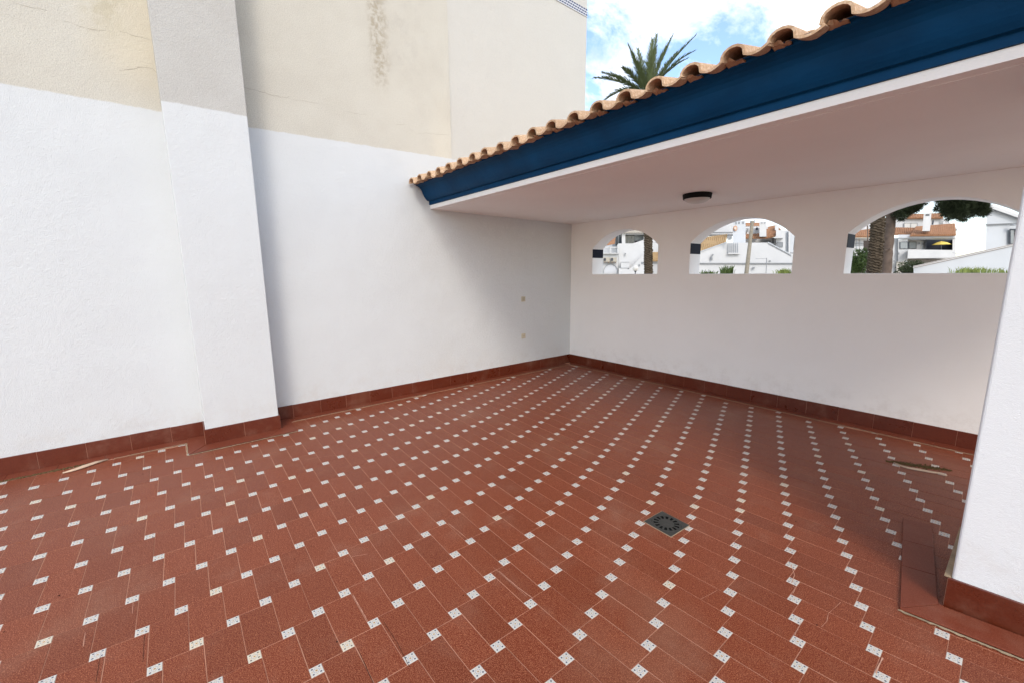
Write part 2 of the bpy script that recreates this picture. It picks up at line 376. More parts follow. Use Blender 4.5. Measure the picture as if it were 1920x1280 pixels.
def tile_piece(mb, pl, z, uvs=None):
    n = len(pl)
    if sum(a.x*b.y-b.x*a.y for a, b in zip(pl, pl[1:]+pl[:1])) < 0: pl = pl[::-1]
    inner = shrink(pl, .0012)
    b0 = len(mb.v)
    vs = [(p.x, p.y, -.005) for p in pl]+[(p.x, p.y, z-.0009) for p in pl]+[(p.x, p.y, z) for p in inner]
    fs = [tuple(range(2*n, 3*n))]+[(k, (k+1) % n, n+(k+1) % n, n+k) for k in range(n)]+[(n+k, n+(k+1) % n, 2*n+(k+1) % n, 2*n+k) for k in range(n)]
    mb.add(vs, fs)
    return b0
def uv_top(me, mb_faces):
    uvl = me.uv_layers.new(name='UVMap')
    for pg in me.polygons:
        if pg.loop_total == 4 and mb_faces.get(pg.index) is not None:
            for k, li in enumerate(pg.loop_indices): uvl.data[li].uv = ((0, 0), (1, 0), (1, 1), (0, 1))[k]
for lst, nm, mt, gap in ((tiles, 'floor_tile', M_tile, .0019), (insets, 'inset_tile', M_inset, .0008)):
    lst.sort(key=lambda a: a[2])
    rest = {0: MB(), 1: MB()}; ru = {0: {}, 1: {}}
    rnd = random.Random(3)
    for k, (q, ar, dist, okuv, c) in enumerate(lst):
        z = rnd.uniform(-.0006, .0006)
        z2 = z + (.0006 if nm == 'inset_tile' else 0)
        q = shrink(q, gap*rnd.uniform(.35, .95))
        # quads go counter-clockwise so the print sits the same way on each
        st = 1 if (nm == 'inset_tile' and rnd.random() < .08) else 0
        if k < 300 and dist < 90:
            mb = MB(); tile_piece(mb, q, z2); me = mb.mesh(nm, fix=False)
            if nm == 'inset_tile': uv_top(me, {0: 1})
            # tiny individual tilt
            o = obj(nm, me, (M_inset2 if st else mt), floor)
        else:
            mb = rest[st]; fi = len(mb.f); tile_piece(mb, q, z2); ru[st][fi] = 1
    for st in (0, 1):
        if rest[st].f:
            me = rest[st].mesh(nm, fix=False)
            if nm == 'inset_tile': uv_top(me, ru[st])
            tag(obj(nm+'_field', me, (M_inset2 if st else mt), floor), kind='stuff')
# ---- border strips: along the party wall, along the arched wall, round the pier
def flat(pts, z, th=.006, mt=M_border, nm='border_tile', par=floor, sh=.0012):
    mb = MB(); q = shrink([Vector(p) for p in pts], sh)
    n = len(q)
    if sum(a.x*b.y-b.x*a.y for a, b in zip(q, q[1:]+q[:1])) < 0: q = q[::-1]
    inner = shrink(q, .0015)
    mb.add([(p.x, p.y, z-th) for p in q]+[(p.x, p.y, z-.0012) for p in q]+[(p.x, p.y, z) for p in inner],
           [tuple(range(2*n, 3*n))]+[(k, (k+1) % n, n+(k+1) % n, n+k) for k in range(n)]+[(n+k, n+(k+1) % n, 2*n+(k+1) % n, 2*n+k) for k in range(n)])
    return mb.build(nm, mt, par, fix=False)
rb = random.Random(5)
for y, ye in ((-BW, -4.575), (-5.48, -9.3)):
    while y > ye+.01:
        y2 = max(y-.292, ye)
        flat([(.012, y), (BW-.012, y), (BW-.012, y2), (.012, y2)], .003+rb.uniform(-.0008, .0008)); y = y2
x = .012
while x < 7.6:
    x2 = x+.292
    flat([(x, -.012), (x2, -.012), (x2, -BW+.012), (x if x > .02 else x+.13, -BW+.012)], .003+rb.uniform(-.0008, .0008)); x = x2
for q in ([(.30, -4.71), (.30, -5.33), (.49, -5.48), (.49, -4.86)], [(.30, -4.71), (.49, -4.86), (.49, -4.575), (.012, -4.575), (.012, -4.71)], [(.012, -5.34), (.30, -5.34), (.49, -5.48), (.012, -5.48)],):
    flat(q, .005)
def rag(nm, pts, w, z, mt, par, seed=1, step=.012, wv=.6, jz=.0):      # ragged ribbon on the floor
    r = random.Random(seed); L = []; pts = [Vector(p) for p in pts]
    for a, b in zip(pts, pts[1:]):
        n = max(1, int((b-a).length/step))
        for k in range(n): L.append(a+(b-a)*(k/n))
    L.append(pts[-1]); mb = MB(); vs = []; n = len(L)
    for k, p in enumerate(L):
        t = (L[min(k+1, n-1)]-L[max(k-1, 0)]).normalized(); nn = Vector((-t.y, t.x))
        a = w/2*(1+r.uniform(-wv, wv)); b = w/2*(1+r.uniform(-wv, wv)); zz = z+r.uniform(0, jz)
        vs += [(*(p+nn*a), zz), (*(p-nn*b), zz)]
    mb.add(vs, [(2*k, 2*k+1, 2*k+3, 2*k+2) for k in range(n-1)])
    return mb.build(nm, mt, par)
rag('sealant_line', [(BW-.003, -.15), (BW-.003, -4.56)], .013, .0035, M_seal, floor, 1)
rag('sealant_line', [(BW-.003, -5.49), (BW-.003, -6.0)], .013, .0035, M_seal, floor, 2)
rag('sealant_line', [(BW-.003, -6.3), (BW-.003, -9.3)], .011, .0030, M_moss, floor, 12)
rag('sealant_line', [(BW, -BW+.003), (7.5, -BW+.003)], .013, .0035, M_seal, floor, 3)
rag('sealant_line', [(.505, -4.58), (.505, -5.49)], .014, .0035, M_seal, floor, 4)
rag('sealant_line', [(.505, -5.49), (.16, -5.49)], .008, .0035, M_seal, floor, 5)
rag('gap_shade', [(.494, -4.60), (.494, -5.48)], .006, .0056, M_dark, floor, 6, wv=.8)  # flat black ribbon paints in the shade of the gap at the border edge
# whitish repair lines and thick joints
def gline(pxs, w, mt=M_grout, seed=9): 
    return rag('grout_smear', [onz(*p).xy for p in pxs], w, .0022, mt, floor, seed, step=.02, wv=.6)
M_joint_shade = simple('joint_shade_dirt', (.07, .03, .02), .9, .1)  # dark tone paints the shade down in open joints together with their dirt
M_smear = simple('pale_grout_smear', (.50, .28, .20), .9, .2, var=.3, scale=40)
for k, (pp, w) in enumerate((([(841, 981), (860, 996), (878, 1011)], .007), ([(925, 1063), (960, 1094), (988, 1118)], .004), ([(935, 1070), (970, 1100), (1000, 1122)], .006),
        ([(1576, 1129), (1553, 1150), (1550, 1165), (1540, 1175)], .004), ([(1315, 1122), (1335, 1112), (1345, 1106)], .003), ([(1483, 1058), (1490, 1078), (1484, 1092)], .007), ([(1487, 1098), (1491, 1103), (1487, 1112)], .005), ([(1655, 1233), (1648, 1247), (1643, 1262)], .013), ([(1502, 1166), (1490, 1190)], .006),
        ([(576, 861), (610, 855), (650, 851)], .004), ([(660, 1043), (690, 1038)], .005), ([(160, 1185), (156, 1212)], .006), ([(662, 1115), (676, 1140), (690, 1165)], .007), ([(250, 1125), (248, 1150)], .004))):
    gline(pp, w*.42, M_smear, 20+k)
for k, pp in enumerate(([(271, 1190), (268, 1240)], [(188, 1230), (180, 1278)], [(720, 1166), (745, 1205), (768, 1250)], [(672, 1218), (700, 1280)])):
    rag('open_joint', [onz(*p).xy for p in pp], .0022, .0012, M_joint_shade, floor, 60+k, wv=.5)
# raised border slab round the pillar foot
kA, kB = onz(1687, 1138.7, .012), onz(1920, 1231.5, .012)
ex = Vector((kB-kA).xy).normalized(); ey = Vector((-ex.y, ex.x))
K0 = Vector(kA.xy)
def kp(a, b): return K0+ex*a+ey*b
for q in ([kp(0, 0), kp(.46, 0), kp(.46, .155), kp(.135, .155)], [kp(.46, 0), kp(.76, 0), kp(.76, .155), kp(.46, .155)], [kp(.76, 0), kp(1.4, 0), kp(1.4, .155), kp(.76, .155)],
          [kp(0, 0), kp(.135, .155), kp(.135, .42), kp(0, .40)], [kp(0, .40), kp(.135, .42), kp(.135, .72), kp(0, .70)], [kp(0, .70), kp(.135, .72), kp(.135, 1.02), kp(0, 1.0)]):
    flat(q, .0125, .016)
rag('sealant_line', [kp(-.006, -.008), kp(1.4, -.008)], .016, .0045, M_seal, floor, 31)
rag('gap_shade', [kp(.02, -.001), kp(1.4, -.001)], .004, .0052, M_dark, floor, 32, wv=.3)  # shadow line under the raised slab, drawn as a black ribbon

# ================================================================== party wall with the neighbouring house
def skirting(par, a, b, n, z1=.15, L=.292, th=.012, start=0.0, seed=1):
    # a,b: 2D ends along the wall face; n: outward normal
    r = random.Random(seed); a = Vector(a); b = Vector(b); n = Vector(n); t = (b-a).normalized(); ln_ = (b-a).length; s = -start
    while s < ln_:
        e0 = max(s, 0)+.0012; e1 = min(s+L, ln_)-.0012; s += L
        if e1-e0 < .01: continue
        th2 = th+r.uniform(-.001, .001); h = z1+r.uniform(-.0012, .0012)
        p = [a+t*e0, a+t*e1, a+t*e1+n*th2, a+t*e0+n*th2]
        mb = MB(); q = p[:2]+[v-n*.002 for v in p[2:]]
        mb.add([(*v, .001) for v in p]+[(*v, h-.002) for v in p]+[(*v, h) for v in q], [(0, 1, 5, 4), (1, 2, 6, 5), (2, 3, 7, 6), (3, 0, 4, 7), (4, 5, 9, 8), (5, 6, 10, 9), (6, 7, 11, 10), (7, 4, 8, 11), (8, 9, 10, 11)])
        o = mb.build('skirting_tile', M_skirt); place(o, par)
    mb = MB(); p = [a, b, b+n*(th-.002), a+n*(th-.002)]
    mb.add([(*v, .001) for v in p]+[(*v, z1-.003) for v in p], [(0, 1, 5, 4), (1, 2, 6, 5), (2, 3, 7, 6), (3, 0, 4, 7), (4, 5, 6, 7)])
    place(mb.build('skirting_grout', M_grout), par)
nw = empty('party_wall', (0, -4.5, 0)); tag(nw, 'tall side wall of the next house, white below and stained beige render above', 'wall')
w = MB()
w.box(-4.0, 0.0, -11.0, -2.34, -.24, 6.3); w.box(-4.0, 0.0, -2.34, .305, -.24, 2.80); w.box(-4.0, -.015, -2.34, .305, 2.80, 6.3)
place(w.build('wall_body', M_wall), nw)
skirting(nw, (0, -4.715), (0, -.002), (1, 0), start=.10, seed=1)
skirting(nw, (0, -10.5), (0, -5.336), (1, 0), start=.06, seed=2)
# azulejo frieze high up
M_fr, t_, b_ = mat('frieze_tile_print')
uvn = N(t_, 'ShaderNodeUVMap'); su = N(t_, 'ShaderNodeSeparateXYZ'); t_.links.new(uvn.outputs[0], su.inputs[0])
rowv = M(t_, 'MULTIPLY', su.outputs[1], 3.0); rf = M(t_, 'FRACT', rowv); ri = M(t_, 'FLOOR', rowv)
colf = M(t_, 'FRACT', M(t_, 'ADD', M(t_, 'MULTIPLY', su.outputs[0], 2.0), M(t_, 'MULTIPLY', ri, .5)))
dash = M(t_, 'MULTIPLY', ramp(t_, rf, .34, .40), ramp(t_, colf, .16, .22))
t_.links.new(mixc(t_, M(t_, 'MULTIPLY', dash, .95), (.62, .64, .66), (.012, .018, .085)), b_.inputs['Base Color']); b_.inputs['Roughness'].default_value = .3
fz = .112; yy = .305
while yy > -1.6:
    mb = MB(); y0 = yy-.110; z0 = 5.695
    mb.add([(-.013, y0+.001, z0), (-.013, yy-.001, z0), (-.013, yy-.001, z0+fz), (-.013, y0+.001, z0+fz), (-.006, y0+.001, z0), (-.006, yy-.001, z0), (-.006, yy-.001, z0+fz), (-.006, y0+.001, z0+fz)],
           [(4, 5, 6, 7), (0, 1, 5, 4), (1, 2, 6, 5), (2, 3, 7, 6), (3, 0, 4, 7)])
    me = mb.mesh('frieze_tile', fix=False); uv_top(me, {0: 1}); o = obj('frieze_tile', me, M_fr); place(o, nw); yy -= .110
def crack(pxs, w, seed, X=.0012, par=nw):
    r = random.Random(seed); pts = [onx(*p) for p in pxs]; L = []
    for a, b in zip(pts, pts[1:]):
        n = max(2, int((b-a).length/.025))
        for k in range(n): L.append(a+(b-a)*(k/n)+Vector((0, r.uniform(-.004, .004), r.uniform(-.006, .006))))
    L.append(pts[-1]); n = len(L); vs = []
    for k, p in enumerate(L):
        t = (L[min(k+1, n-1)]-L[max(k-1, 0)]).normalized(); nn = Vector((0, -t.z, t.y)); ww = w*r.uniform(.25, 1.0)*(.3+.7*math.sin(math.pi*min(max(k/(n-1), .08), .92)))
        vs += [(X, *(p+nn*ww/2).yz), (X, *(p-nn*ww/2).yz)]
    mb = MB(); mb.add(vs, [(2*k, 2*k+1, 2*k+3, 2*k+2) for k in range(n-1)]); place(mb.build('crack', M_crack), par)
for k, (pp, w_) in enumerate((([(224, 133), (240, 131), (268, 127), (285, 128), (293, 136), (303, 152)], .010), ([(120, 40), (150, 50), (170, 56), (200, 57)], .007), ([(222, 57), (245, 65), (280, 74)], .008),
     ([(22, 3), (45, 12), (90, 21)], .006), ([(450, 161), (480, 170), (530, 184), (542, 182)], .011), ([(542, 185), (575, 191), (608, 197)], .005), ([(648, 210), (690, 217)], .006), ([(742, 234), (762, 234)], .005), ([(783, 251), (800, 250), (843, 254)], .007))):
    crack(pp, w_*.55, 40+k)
# pier
pr = empty('wall_pier', (.15, -5.03, 0)); tag(pr, 'square pier standing out from the side wall, white below and grey beige above', 'pier')
pb = MB(); pb.box(-.01, .30, -5.335, -4.715, -.1, 6.3); o = pb.build('pier_body', M_pier); bevel(o, .006); place(o, pr)
skirting(pr, (.30, -5.347), (.30, -4.703), (1, 0), L=.322, start=0, seed=3)
skirting(pr, (.012, -5.335), (.311, -5.335), (0, -1), start=.0, seed=4)
skirting(pr, (.311, -4.715), (.012, -4.715), (0, 1), start=.0, seed=5)

# ================================================================== arched back wall
aw = empty('arched_wall', (3.0, .13, 0)); tag(aw, 'white back wall of the covered bay pierced by low arched openings', 'wall')
TH = .27; SILL = 1.557; SPR = 1.965; TOP = 2.435
OPEN = [(.477, 1.683), (2.160, 3.366), (3.838, 5.044)]
ARCH = 18
def arc(x0, x1, rise=.265):
    c = (x1-x0)/2; Rr = (c*c+rise*rise)/(2*rise); cx = (x0+x1)/2; cz = SPR+rise-Rr; a = math.asin(c/Rr)
    return [(cx+Rr*math.sin(-a+2*a*k/ARCH), cz+Rr*math.cos(-a+2*a*k/ARCH)) for k in range(ARCH+1)]
mb = MB()
def face2(pts):                # same outline on both faces of the wall
    mb.add([(p[0], 0.0, p[1]) for p in pts], [tuple(range(len(pts)))]); mb.add([(p[0], TH, p[1]) for p in pts], [tuple(reversed(range(len(pts))))])
edges = [-.012]+[v for o_ in OPEN for v in o_]+[7.8]
for k in range(0, len(edges), 2): face2([(edges[k], -.1), (edges[k+1], -.1), (edges[k+1], TOP), (edges[k], TOP)])
for x0, x1 in OPEN:
    face2([(x0, -.1), (x1, -.1), (x1, SILL), (x0, SILL)])
    A = arc(x0, x1)
    for a, b in zip(A, A[1:]): face2([a, b, (b[0], TOP), (a[0], TOP)])
    loop = [(x0, SILL), (x0, SPR)]+A[1:-1]+[(x1, SPR), (x1, SILL)]
    for a, b in zip(loop, loop[1:]+loop[:1]): mb.add([(a[0], 0, a[1]), (b[0], 0, b[1]), (b[0], TH, b[1]), (a[0], TH, a[1])], [(0, 1, 2, 3)])
mb.add([(7.8, 0, -.1), (7.8, TH, -.1), (7.8, TH, TOP), (7.8, 0, TOP)], [(0, 1, 2, 3)])
bm = bmesh.new(); me = mb.mesh('wall_body', fix=False); bm.from_mesh(me); bmesh.ops.remove_doubles(bm, verts=bm.verts, dist=.0005); bmesh.ops.recalc_face_normals(bm, faces=bm.faces); bm.to_mesh(me); bm.free()
place(obj('wall_body', me, M_room), aw)
for x0, x1 in OPEN:
    for xx, s in ((x0, 1), (x1, -1)):
        q = MB(); q.box(min(xx, xx+s*.004), max(xx, xx+s*.004), .002, TH-.002, 1.822, 1.960); o = q.build('navy_band', M_navy); place(o, aw)
skirting(aw, (.014, 0), (7.6, 0), (0, -1), start=.16, seed=7)

# ================================================================== canopy: ceiling slab, white beam, blue cornice, tiled eave
cp = empty('canopy', (2.9, -1.4, 2.4)); tag(cp, 'flat roofed canopy with deep navy cornice and clay tiles along its edge', 'canopy')
XR = 6.6
c = MB(); 
prof = [(0, 2.40), (-2.575, 2.423), (-2.600, 2.423), (-2.600, 2.427), (-2.612, 2.427), (-2.612, 2.4245), (-2.690, 2.4245), (-2.690, 2.4745), (-2.60, 2.4745), (-2.60, 2.66), (0, 2.70)]
c.prism([(-.010, y_, z_) for y_, z_ in prof], (XR+.01, 0, 0)); o = c.build('ceiling_slab', M_room); place(o, cp)
c = MB()
pf = [(-2.60, 2.4765), (-2.703, 2.4765), (-2.703, 2.519), (-2.716, 2.524), (-2.729, 2.524), (-2.735, 2.530), (-2.752, 2.546), (-2.768, 2.565), (-2.782, 2.588), (-2.793, 2.612), (-2.803, 2.638), (-2.818, 2.661), (-2.838, 2.679), (-2.863, 2.692), (-2.885, 2.698), (-2.885, 2.712), (-2.905, 2.715), (-2.905, 2.722), (-2.60, 2.735)]
n = len(pf); NX = 1
vs = [(x_, y_, z_) for x_ in (-.012, XR) for y_, z_ in pf]
c.add(vs, [(k, (k+1) % n, n+(k+1) % n, n+k) for k in range(n)]+[tuple(range(n)), tuple(range(n, 2*n))])
o = c.build('blue_cornice', M_blue); place(o, cp)
# roof deck behind the eave
SL = math.tan(math.radians(13))
c = MB(); c.prism([(-.01, -2.88, 2.724), (-.01, -2.60, 2.737), (-.01, 0.32, 2.70), (-.01, .32, 2.715+3.2*SL), (-.01, -2.88, 2.735)], (XR+.01, 0, 0)); place(c.build('roof_deck', M_mortar), cp)
# clay tile: a rolled cover joined to a shallow channel, one mesh shared by all
def clay(rows=6, L=.42):
    TW = .228; pts = []
    for k in range(9):       # roll
        a = math.pi*(1-k/8); pts.append((.066+.066*math.cos(a), .010+.062*math.sin(a)**.8 if 0 < k < 8 else .008))
    for k in range(1, 7):     # channel
        u = k/6; pts.append((.132+.108*u, .008-.016*math.sin(math.pi*u)+.010*u))
    th = .013; nrm = []
    n = len(pts)
    for k in range(n):
        a = Vector(pts[max(k-1, 0)]); b = Vector(pts[min(k+1, n-1)]); t = (b-a).normalized(); nrm.append(Vector((t.y, -t.x)))
    mb = MB(); m_ = 3
    for s in (0, 1):
        vs = []
        for q in range(m_):
            yv = L*q/(m_-1); sc = 1-.10*q/(m_-1)
            for k in range(n):
                p = Vector(pts[k])+nrm[k]*(th if s else 0); vs.append((.066+(p.x-.066)*sc, yv, p.y*sc+yv*SL))
        mb.add(vs, [(q*n+k, q*n+k+1, (q+1)*n+k+1, (q+1)*n+k) for q in range(m_-1) for k in range(n-1)], sm=True)
    N0 = m_*n
    mb.add(mb.v[:n]+mb.v[N0:N0+n], [(k, k+1, n+k+1, n+k) for k in range(n-1)])
    for kk in (0, n-1): mb.add([mb.v[q*n+kk] for q in range(m_)]+[mb.v[N0+q*n+kk] for q in range(m_)], [(q, q+1, m_+q+1, m_+q) for q in range(m_-1)])
    return mb.mesh('roof_tile')
cm = clay(); cm.materials.append(M_rtile)
rr = random.Random(11)
NT = 28
for row in range(8):
    for k in range(NT):
        if row > 0 and k > NT-1: continue
        o = obj('roof_tile', cm); 
        o.location = (.095-.066+.2262*k+rr.uniform(-.004, .004), -2.992+.36*row+rr.uniform(-.006, .006), 2.692+.36*row*SL+.012*(row > 0)+rr.uniform(-.002, .002))
        o.rotation_euler = (rr.uniform(-.02, .02), rr.uniform(-.045, .045), rr.uniform(-.022, .022)); place(o, cp)
# first half tile against the wall and bedding mortar under the tiles
for k in range(-1, NT):
    q = MB(); r2 = random.Random(100+k); x0 = .095+.2262*k
    vs = []; n1 = 7
    for s_ in range(n1):
        u = s_/(n1-1); xx = max(x0-.060+.085*u+r2.uniform(-.004, .004), -.012)
        zt = 2.716+.022*math.sin(math.pi*min(u*1.3+.1, 1))+r2.uniform(-.004, .004)
        yf = -2.945+r2.uniform(-.012, .014)+.02*u
        vs += [(xx, yf+.012, 2.713+r2.uniform(-.003, .003)), (xx, yf, zt-.010), (xx, -2.80, zt), (xx, -2.80, 2.69)]
    q.add(vs, [(4*s_+a, 4*s_+(a+1) % 4, 4*s_+4+(a+1) % 4, 4*s_+4+a) for s_ in range(n1-1) for a in range(4)]+[(0, 1, 2, 3), tuple(4*(n1-1)+a for a in range(4))])
    # lump of mortar at the side of each roll
    o = q.build('mortar_bed', M_mortar); place(o, cp)

# ================================================================== pillar at the right
F0 = onz(1767, 1134.5); F0.z = 0
pex = Vector((math.cos(PILLAR_ROT), math.sin(PILLAR_ROT))); pey = Vector((-pex.y, pex.x))
pl_ = empty('pillar', (F0.x, F0.y, 0)); tag(pl_, 'white roughcast pillar carrying the canopy at its open corner', 'pillar')
def pp_(a, b): v = Vector(F0.xy)+Vector((.012, .012))+pex*a+pey*b; return v
q = MB(); A_ = [pp_(0, 0), pp_(1.6, 0), pp_(1.6, .62), pp_(0, 0)+Vector((.004, .62))]
q.prism([(*v, 0.0) for v in A_], (0, 0, 2.423)); o = q.build('pillar_body', M_pillar); bevel(o, .012, 3); place(o, pl_)
skirting(pl_, pp_(-.012, 0), pp_(1.6, 0), -pey, L=.60, start=0, seed=8)
skirting(pl_, pp_(0, 0)+Vector((.004, .62)), pp_(0, 0), Vector((-1, 0)), start=0, seed=9, th=.014)
q = MB(); e = [pp_(0, 0)+Vector(v_) for v_ in ((-.024, -.003), (-.001, -.003), (.003, .60), (-.020, .60))]
q.prism([(*v, .1495) for v in e], (0, 0, .006)); place(q.build('plaster_edge', M_seal), pl_)

# ================================================================== small fittings
def switch(z, label, cat, socket=False):
    e_ = empty('wall_socket' if socket else 'light_switch', (0, -1.096, z)); tag(e_, label, cat)
    q = MB(); q.box(-.014, .008, -.041, .041, -.041, .041); bevel(q.build('cover_plate', M_plastic, e_), .003)
    if socket:
        q = MB(); n_ = 20
        vs = [(.0085, .027*math.cos(2*math.pi*k/n_), .027*math.sin(2*math.pi*k/n_)) for k in range(n_)]+[(.013, .027*math.cos(2*math.pi*k/n_), .027*math.sin(2*math.pi*k/n_)) for k in range(n_)]
        q.add(vs, [(k, (k+1) % n_, n_+(k+1) % n_, n_+k) for k in range(n_)]+[tuple(range(n_, 2*n_))]); q.build('socket_face', M_plastic, e_)
        q = MB(); q.box(.0130, .0136, -.012, -.007, -.003, .003); q.box(.0130, .0136, .007, .012, -.003, .003); q.build('socket_holes', M_dark, e_)
    else:
        q = MB(); q.box(.0085, .013, -.027, .027, -.027, .027); bevel(q.build('rocker', simple('rocker_beige', (.38, .34, .25), .4, .5), e_), .0015)
switch(1.176, 'upper cream switch plate on the white side wall near the corner', 'light switch')
switch(.581, 'lower cream socket plate on the white side wall near the corner', 'wall socket', True)
# ceiling light
lx, ly = 2.712, -.945; lz = 2.40+.0085
cl = empty('ceiling_light', (lx, ly, lz)); tag(cl, 'round ceiling light with black rim and frosted dome under the canopy', 'ceiling light')
def lathe(pr_, seg=32):
    q = MB(); n = len(pr_); vs = []
    for r_, z_ in pr_:
        for k in range(seg): a = 2*math.pi*k/seg; vs.append((r_*math.cos(a), r_*math.sin(a), z_))
    q.add(vs, [(i*seg+k, i*seg+(k+1) % seg, (i+1)*seg+(k+1) % seg, (i+1)*seg+k) for i in range(n-1) for k in range(seg)], sm=True); return q
q = lathe([(.001, 0), (.145, 0), (.147, -.004), (.141, -.050), (.134, -.053), (.128, -.050), (.001, -.047)]); bevel(q.build('rim', M_black, cl), .001)
q = lathe([(.127, -.049)]+[(.127*math.cos(a*math.pi/20), -.050-.048*math.sin(a*math.pi/20)) for a in range(1, 10)]+[(.0015, -.098)]); q.build('dome', M_opal, cl)
# floor drain
dr = empty('floor_drain', (DC.x, DC.y, 0), math.atan2((DRAIN[3]-DRAIN[0]).y, (DRAIN[3]-DRAIN[0]).x)); tag(dr, 'square iron floor drain with a ring of slots set in the red tiles', 'drain')
q = MB(); hs = .098; n_ = 48
inner = [(.091*math.cos(2*math.pi*k/n_), .091*math.sin(2*math.pi*k/n_)) for k in range(n_)]
def sqp(a): 
    c_, s_ = math.cos(a), math.sin(a); k = hs/max(abs(c_), abs(s_)); return (c_*k, s_*k)
outer = [sqp(2*math.pi*(k)/n_) for k in range(n_)]
q.add([(*p, .0035) for p in outer]+[(*p, .0035) for p in inner]+[(*p, -.004) for p in outer]+[(*p, -.004) for p in inner],
      [(k, (k+1) % n_, n_+(k+1) % n_, n_+k) for k in range(n_)]+[(k, (k+1) % n_, 2*n_+(k+1) % n_, 2*n_+k) for k in range(n_)]+[(n_+k, n_+(k+1) % n_, 3*n_+(k+1) % n_, 3*n_+k) for k in range(n_)])
q.build('frame', M_iron, dr)
q = MB(); q.box(-.096, .096, -.096, .096, -.0038, .0012); q.build('pit', M_dark, dr)
q = MB(); z_ = .0036
def ring(r0, r1, a0, a1, m2=4):
    vs = [(r*math.cos(a0+(a1-a0)*k/m2), r*math.sin(a0+(a1-a0)*k/m2), z_) for r in (r0, r1) for k in range(m2+1)]
    vs += [(v[0], v[1], .0013) for v in vs]; n2 = m2+1; N2 = 2*n2
    fs = [(k, k+1, n2+k+1, n2+k) for k in range(m2)]+[(k, k+1, N2+k+1, N2+k) for k in range(m2)]+[(n2+k, n2+k+1, N2+n2+k+1, N2+n2+k) for k in range(m2)]+[(0, n2, N2+n2, N2), (m2, n2+m2, N2+n2+m2, N2+m2)]
    q.add(vs, fs)
for k in range(14):
    a = 2*math.pi*k/14; ring(.046, .0805, a, a+2*math.pi/14*.38, 2); ring(.0002, .048, a, a+2*math.pi/14, 3); ring(.0795, .0893, a, a+2*math.pi/14, 4)
q.build('grate', M_iron, dr)
q = MB(); q.box(-hs-.005, hs+.005, -hs-.005, hs+.005, -.003, .0009); q.build('mortar_rim', M_seal, dr)

# crumbs and peeled strip on the floor
def crumbs(name, a, b, wdt, n, label, seed):
    r = random.Random(seed); q = MB(); a = Vector(a); b = Vector(b); t = (b-a); nn = Vector((-t.y, t.x)).normalized()
    for k in range(n):
        u = r.random(); s_ = r.gauss(0, .38)*wdt*(.35+.65*math.sin(math.pi*u)); p = a+t*u+nn*s_; sz = r.uniform(.003, .010); hgt = r.uniform(.002, .012)
        an = r.uniform(0, 6.28); vs = []
        for m3 in range(4): vs.append((p.x+sz*math.cos(an+m3*1.57)*r.uniform(.6, 1.3), p.y+sz*math.sin(an+m3*1.57)*r.uniform(.6, 1.3), .001))
        vs.append((p.x+r.uniform(-.003, .003), p.y+r.uniform(-.003, .003), .001+hgt))
        q.add(vs, [(0, 1, 4), (1, 2, 4), (2, 3, 4), (3, 0, 4)])
    return tag(q.build(name, M_moss, fix=False), label, 'debris', kind='stuff')
a, b = onz(1662, 864).xy, onz(1785, 882).xy
crumbs('moss_crumbs', a, b, .055, 420, 'heap of dry brown crumbs on the shaded floor near the pillar', 3)
def strip(name, pts, label, wd=.02, mt=M_peel):
    q = MB(); n = len(pts); vs = []
    for k, (p, zc_) in enumerate(pts):
        t = (Vector(pts[min(k+1, n-1)][0])-Vector(pts[max(k-1, 0)][0])).normalized(); nn = Vector((-t.y, t.x))
        p = Vector(p); ww = wd*(.25+.75*math.sin(math.pi*(k+.3)/(n-.4)))
        for s_, dz in ((0, 0), (.5, .6), (1, 1.0)):
            c_ = p+nn*(ww*(s_-.5)); vs.append((c_.x, c_.y, .0025+zc_+dz*ww*.5))
    q.add(vs, [(3*k+a_, 3*k+a_+1, 3*k+a_+4, 3*k+a_+3) for k in range(n-1) for a_ in range(2)], sm=True)
    o = q.build(name, mt, fix=False); sd = o.modifiers.new('s', 'SOLIDIFY'); sd.thickness = .0025; return tag(o, label, 'strip')
def L2(lst): return [(onz(*p).xy, z_) for p, z_ in lst]
strip('peeled_strip', L2([((1676, 867), .0), ((1688, 874), .004), ((1702, 878), .002), ((1722, 882), .004), ((1742, 885), .001), ((1760, 888), .003), ((1776, 892), .0)]), 'pale curled strip lying against the brown crumbs near the pillar', .02)
strip('loose_sealant', L2([((118, 887), .0), ((140, 882), .003), ((160, 876), .006), ((180, 869), .006), ((203, 861), .0)]), 'pale strip of sealant peeled up from the border under the left wall', .028, M_peel)
a, b = onz(150, 876).xy, onz(205, 862).xy
crumbs('moss_line', onz(0, 903).xy, onz(200, 862).xy, .02, 260, 'dark moss growing in the open joint along the left wall border', 5)
# a few specks of dirt
q = MB(); r = random.Random(2)
for k in range(90):
    p = Vector((r.uniform(.4, 5.0), r.uniform(-6.3, -.3))); s_ = r.uniform(.0015, .005)
    q.add([(p.x+s_*math.cos(m3*1.57+k), p.y+s_*math.sin(m3*1.57+k), .0018) for m3 in range(4)]+[(p.x, p.y, .0018+s_*.6)], [(0, 1, 4), (1, 2, 4), (2, 3, 4), (3, 0, 4)])
tag(q.build('grit', M_dark, fix=False), 'tiny dark specks of grit scattered over the floor', 'debris', kind='stuff')

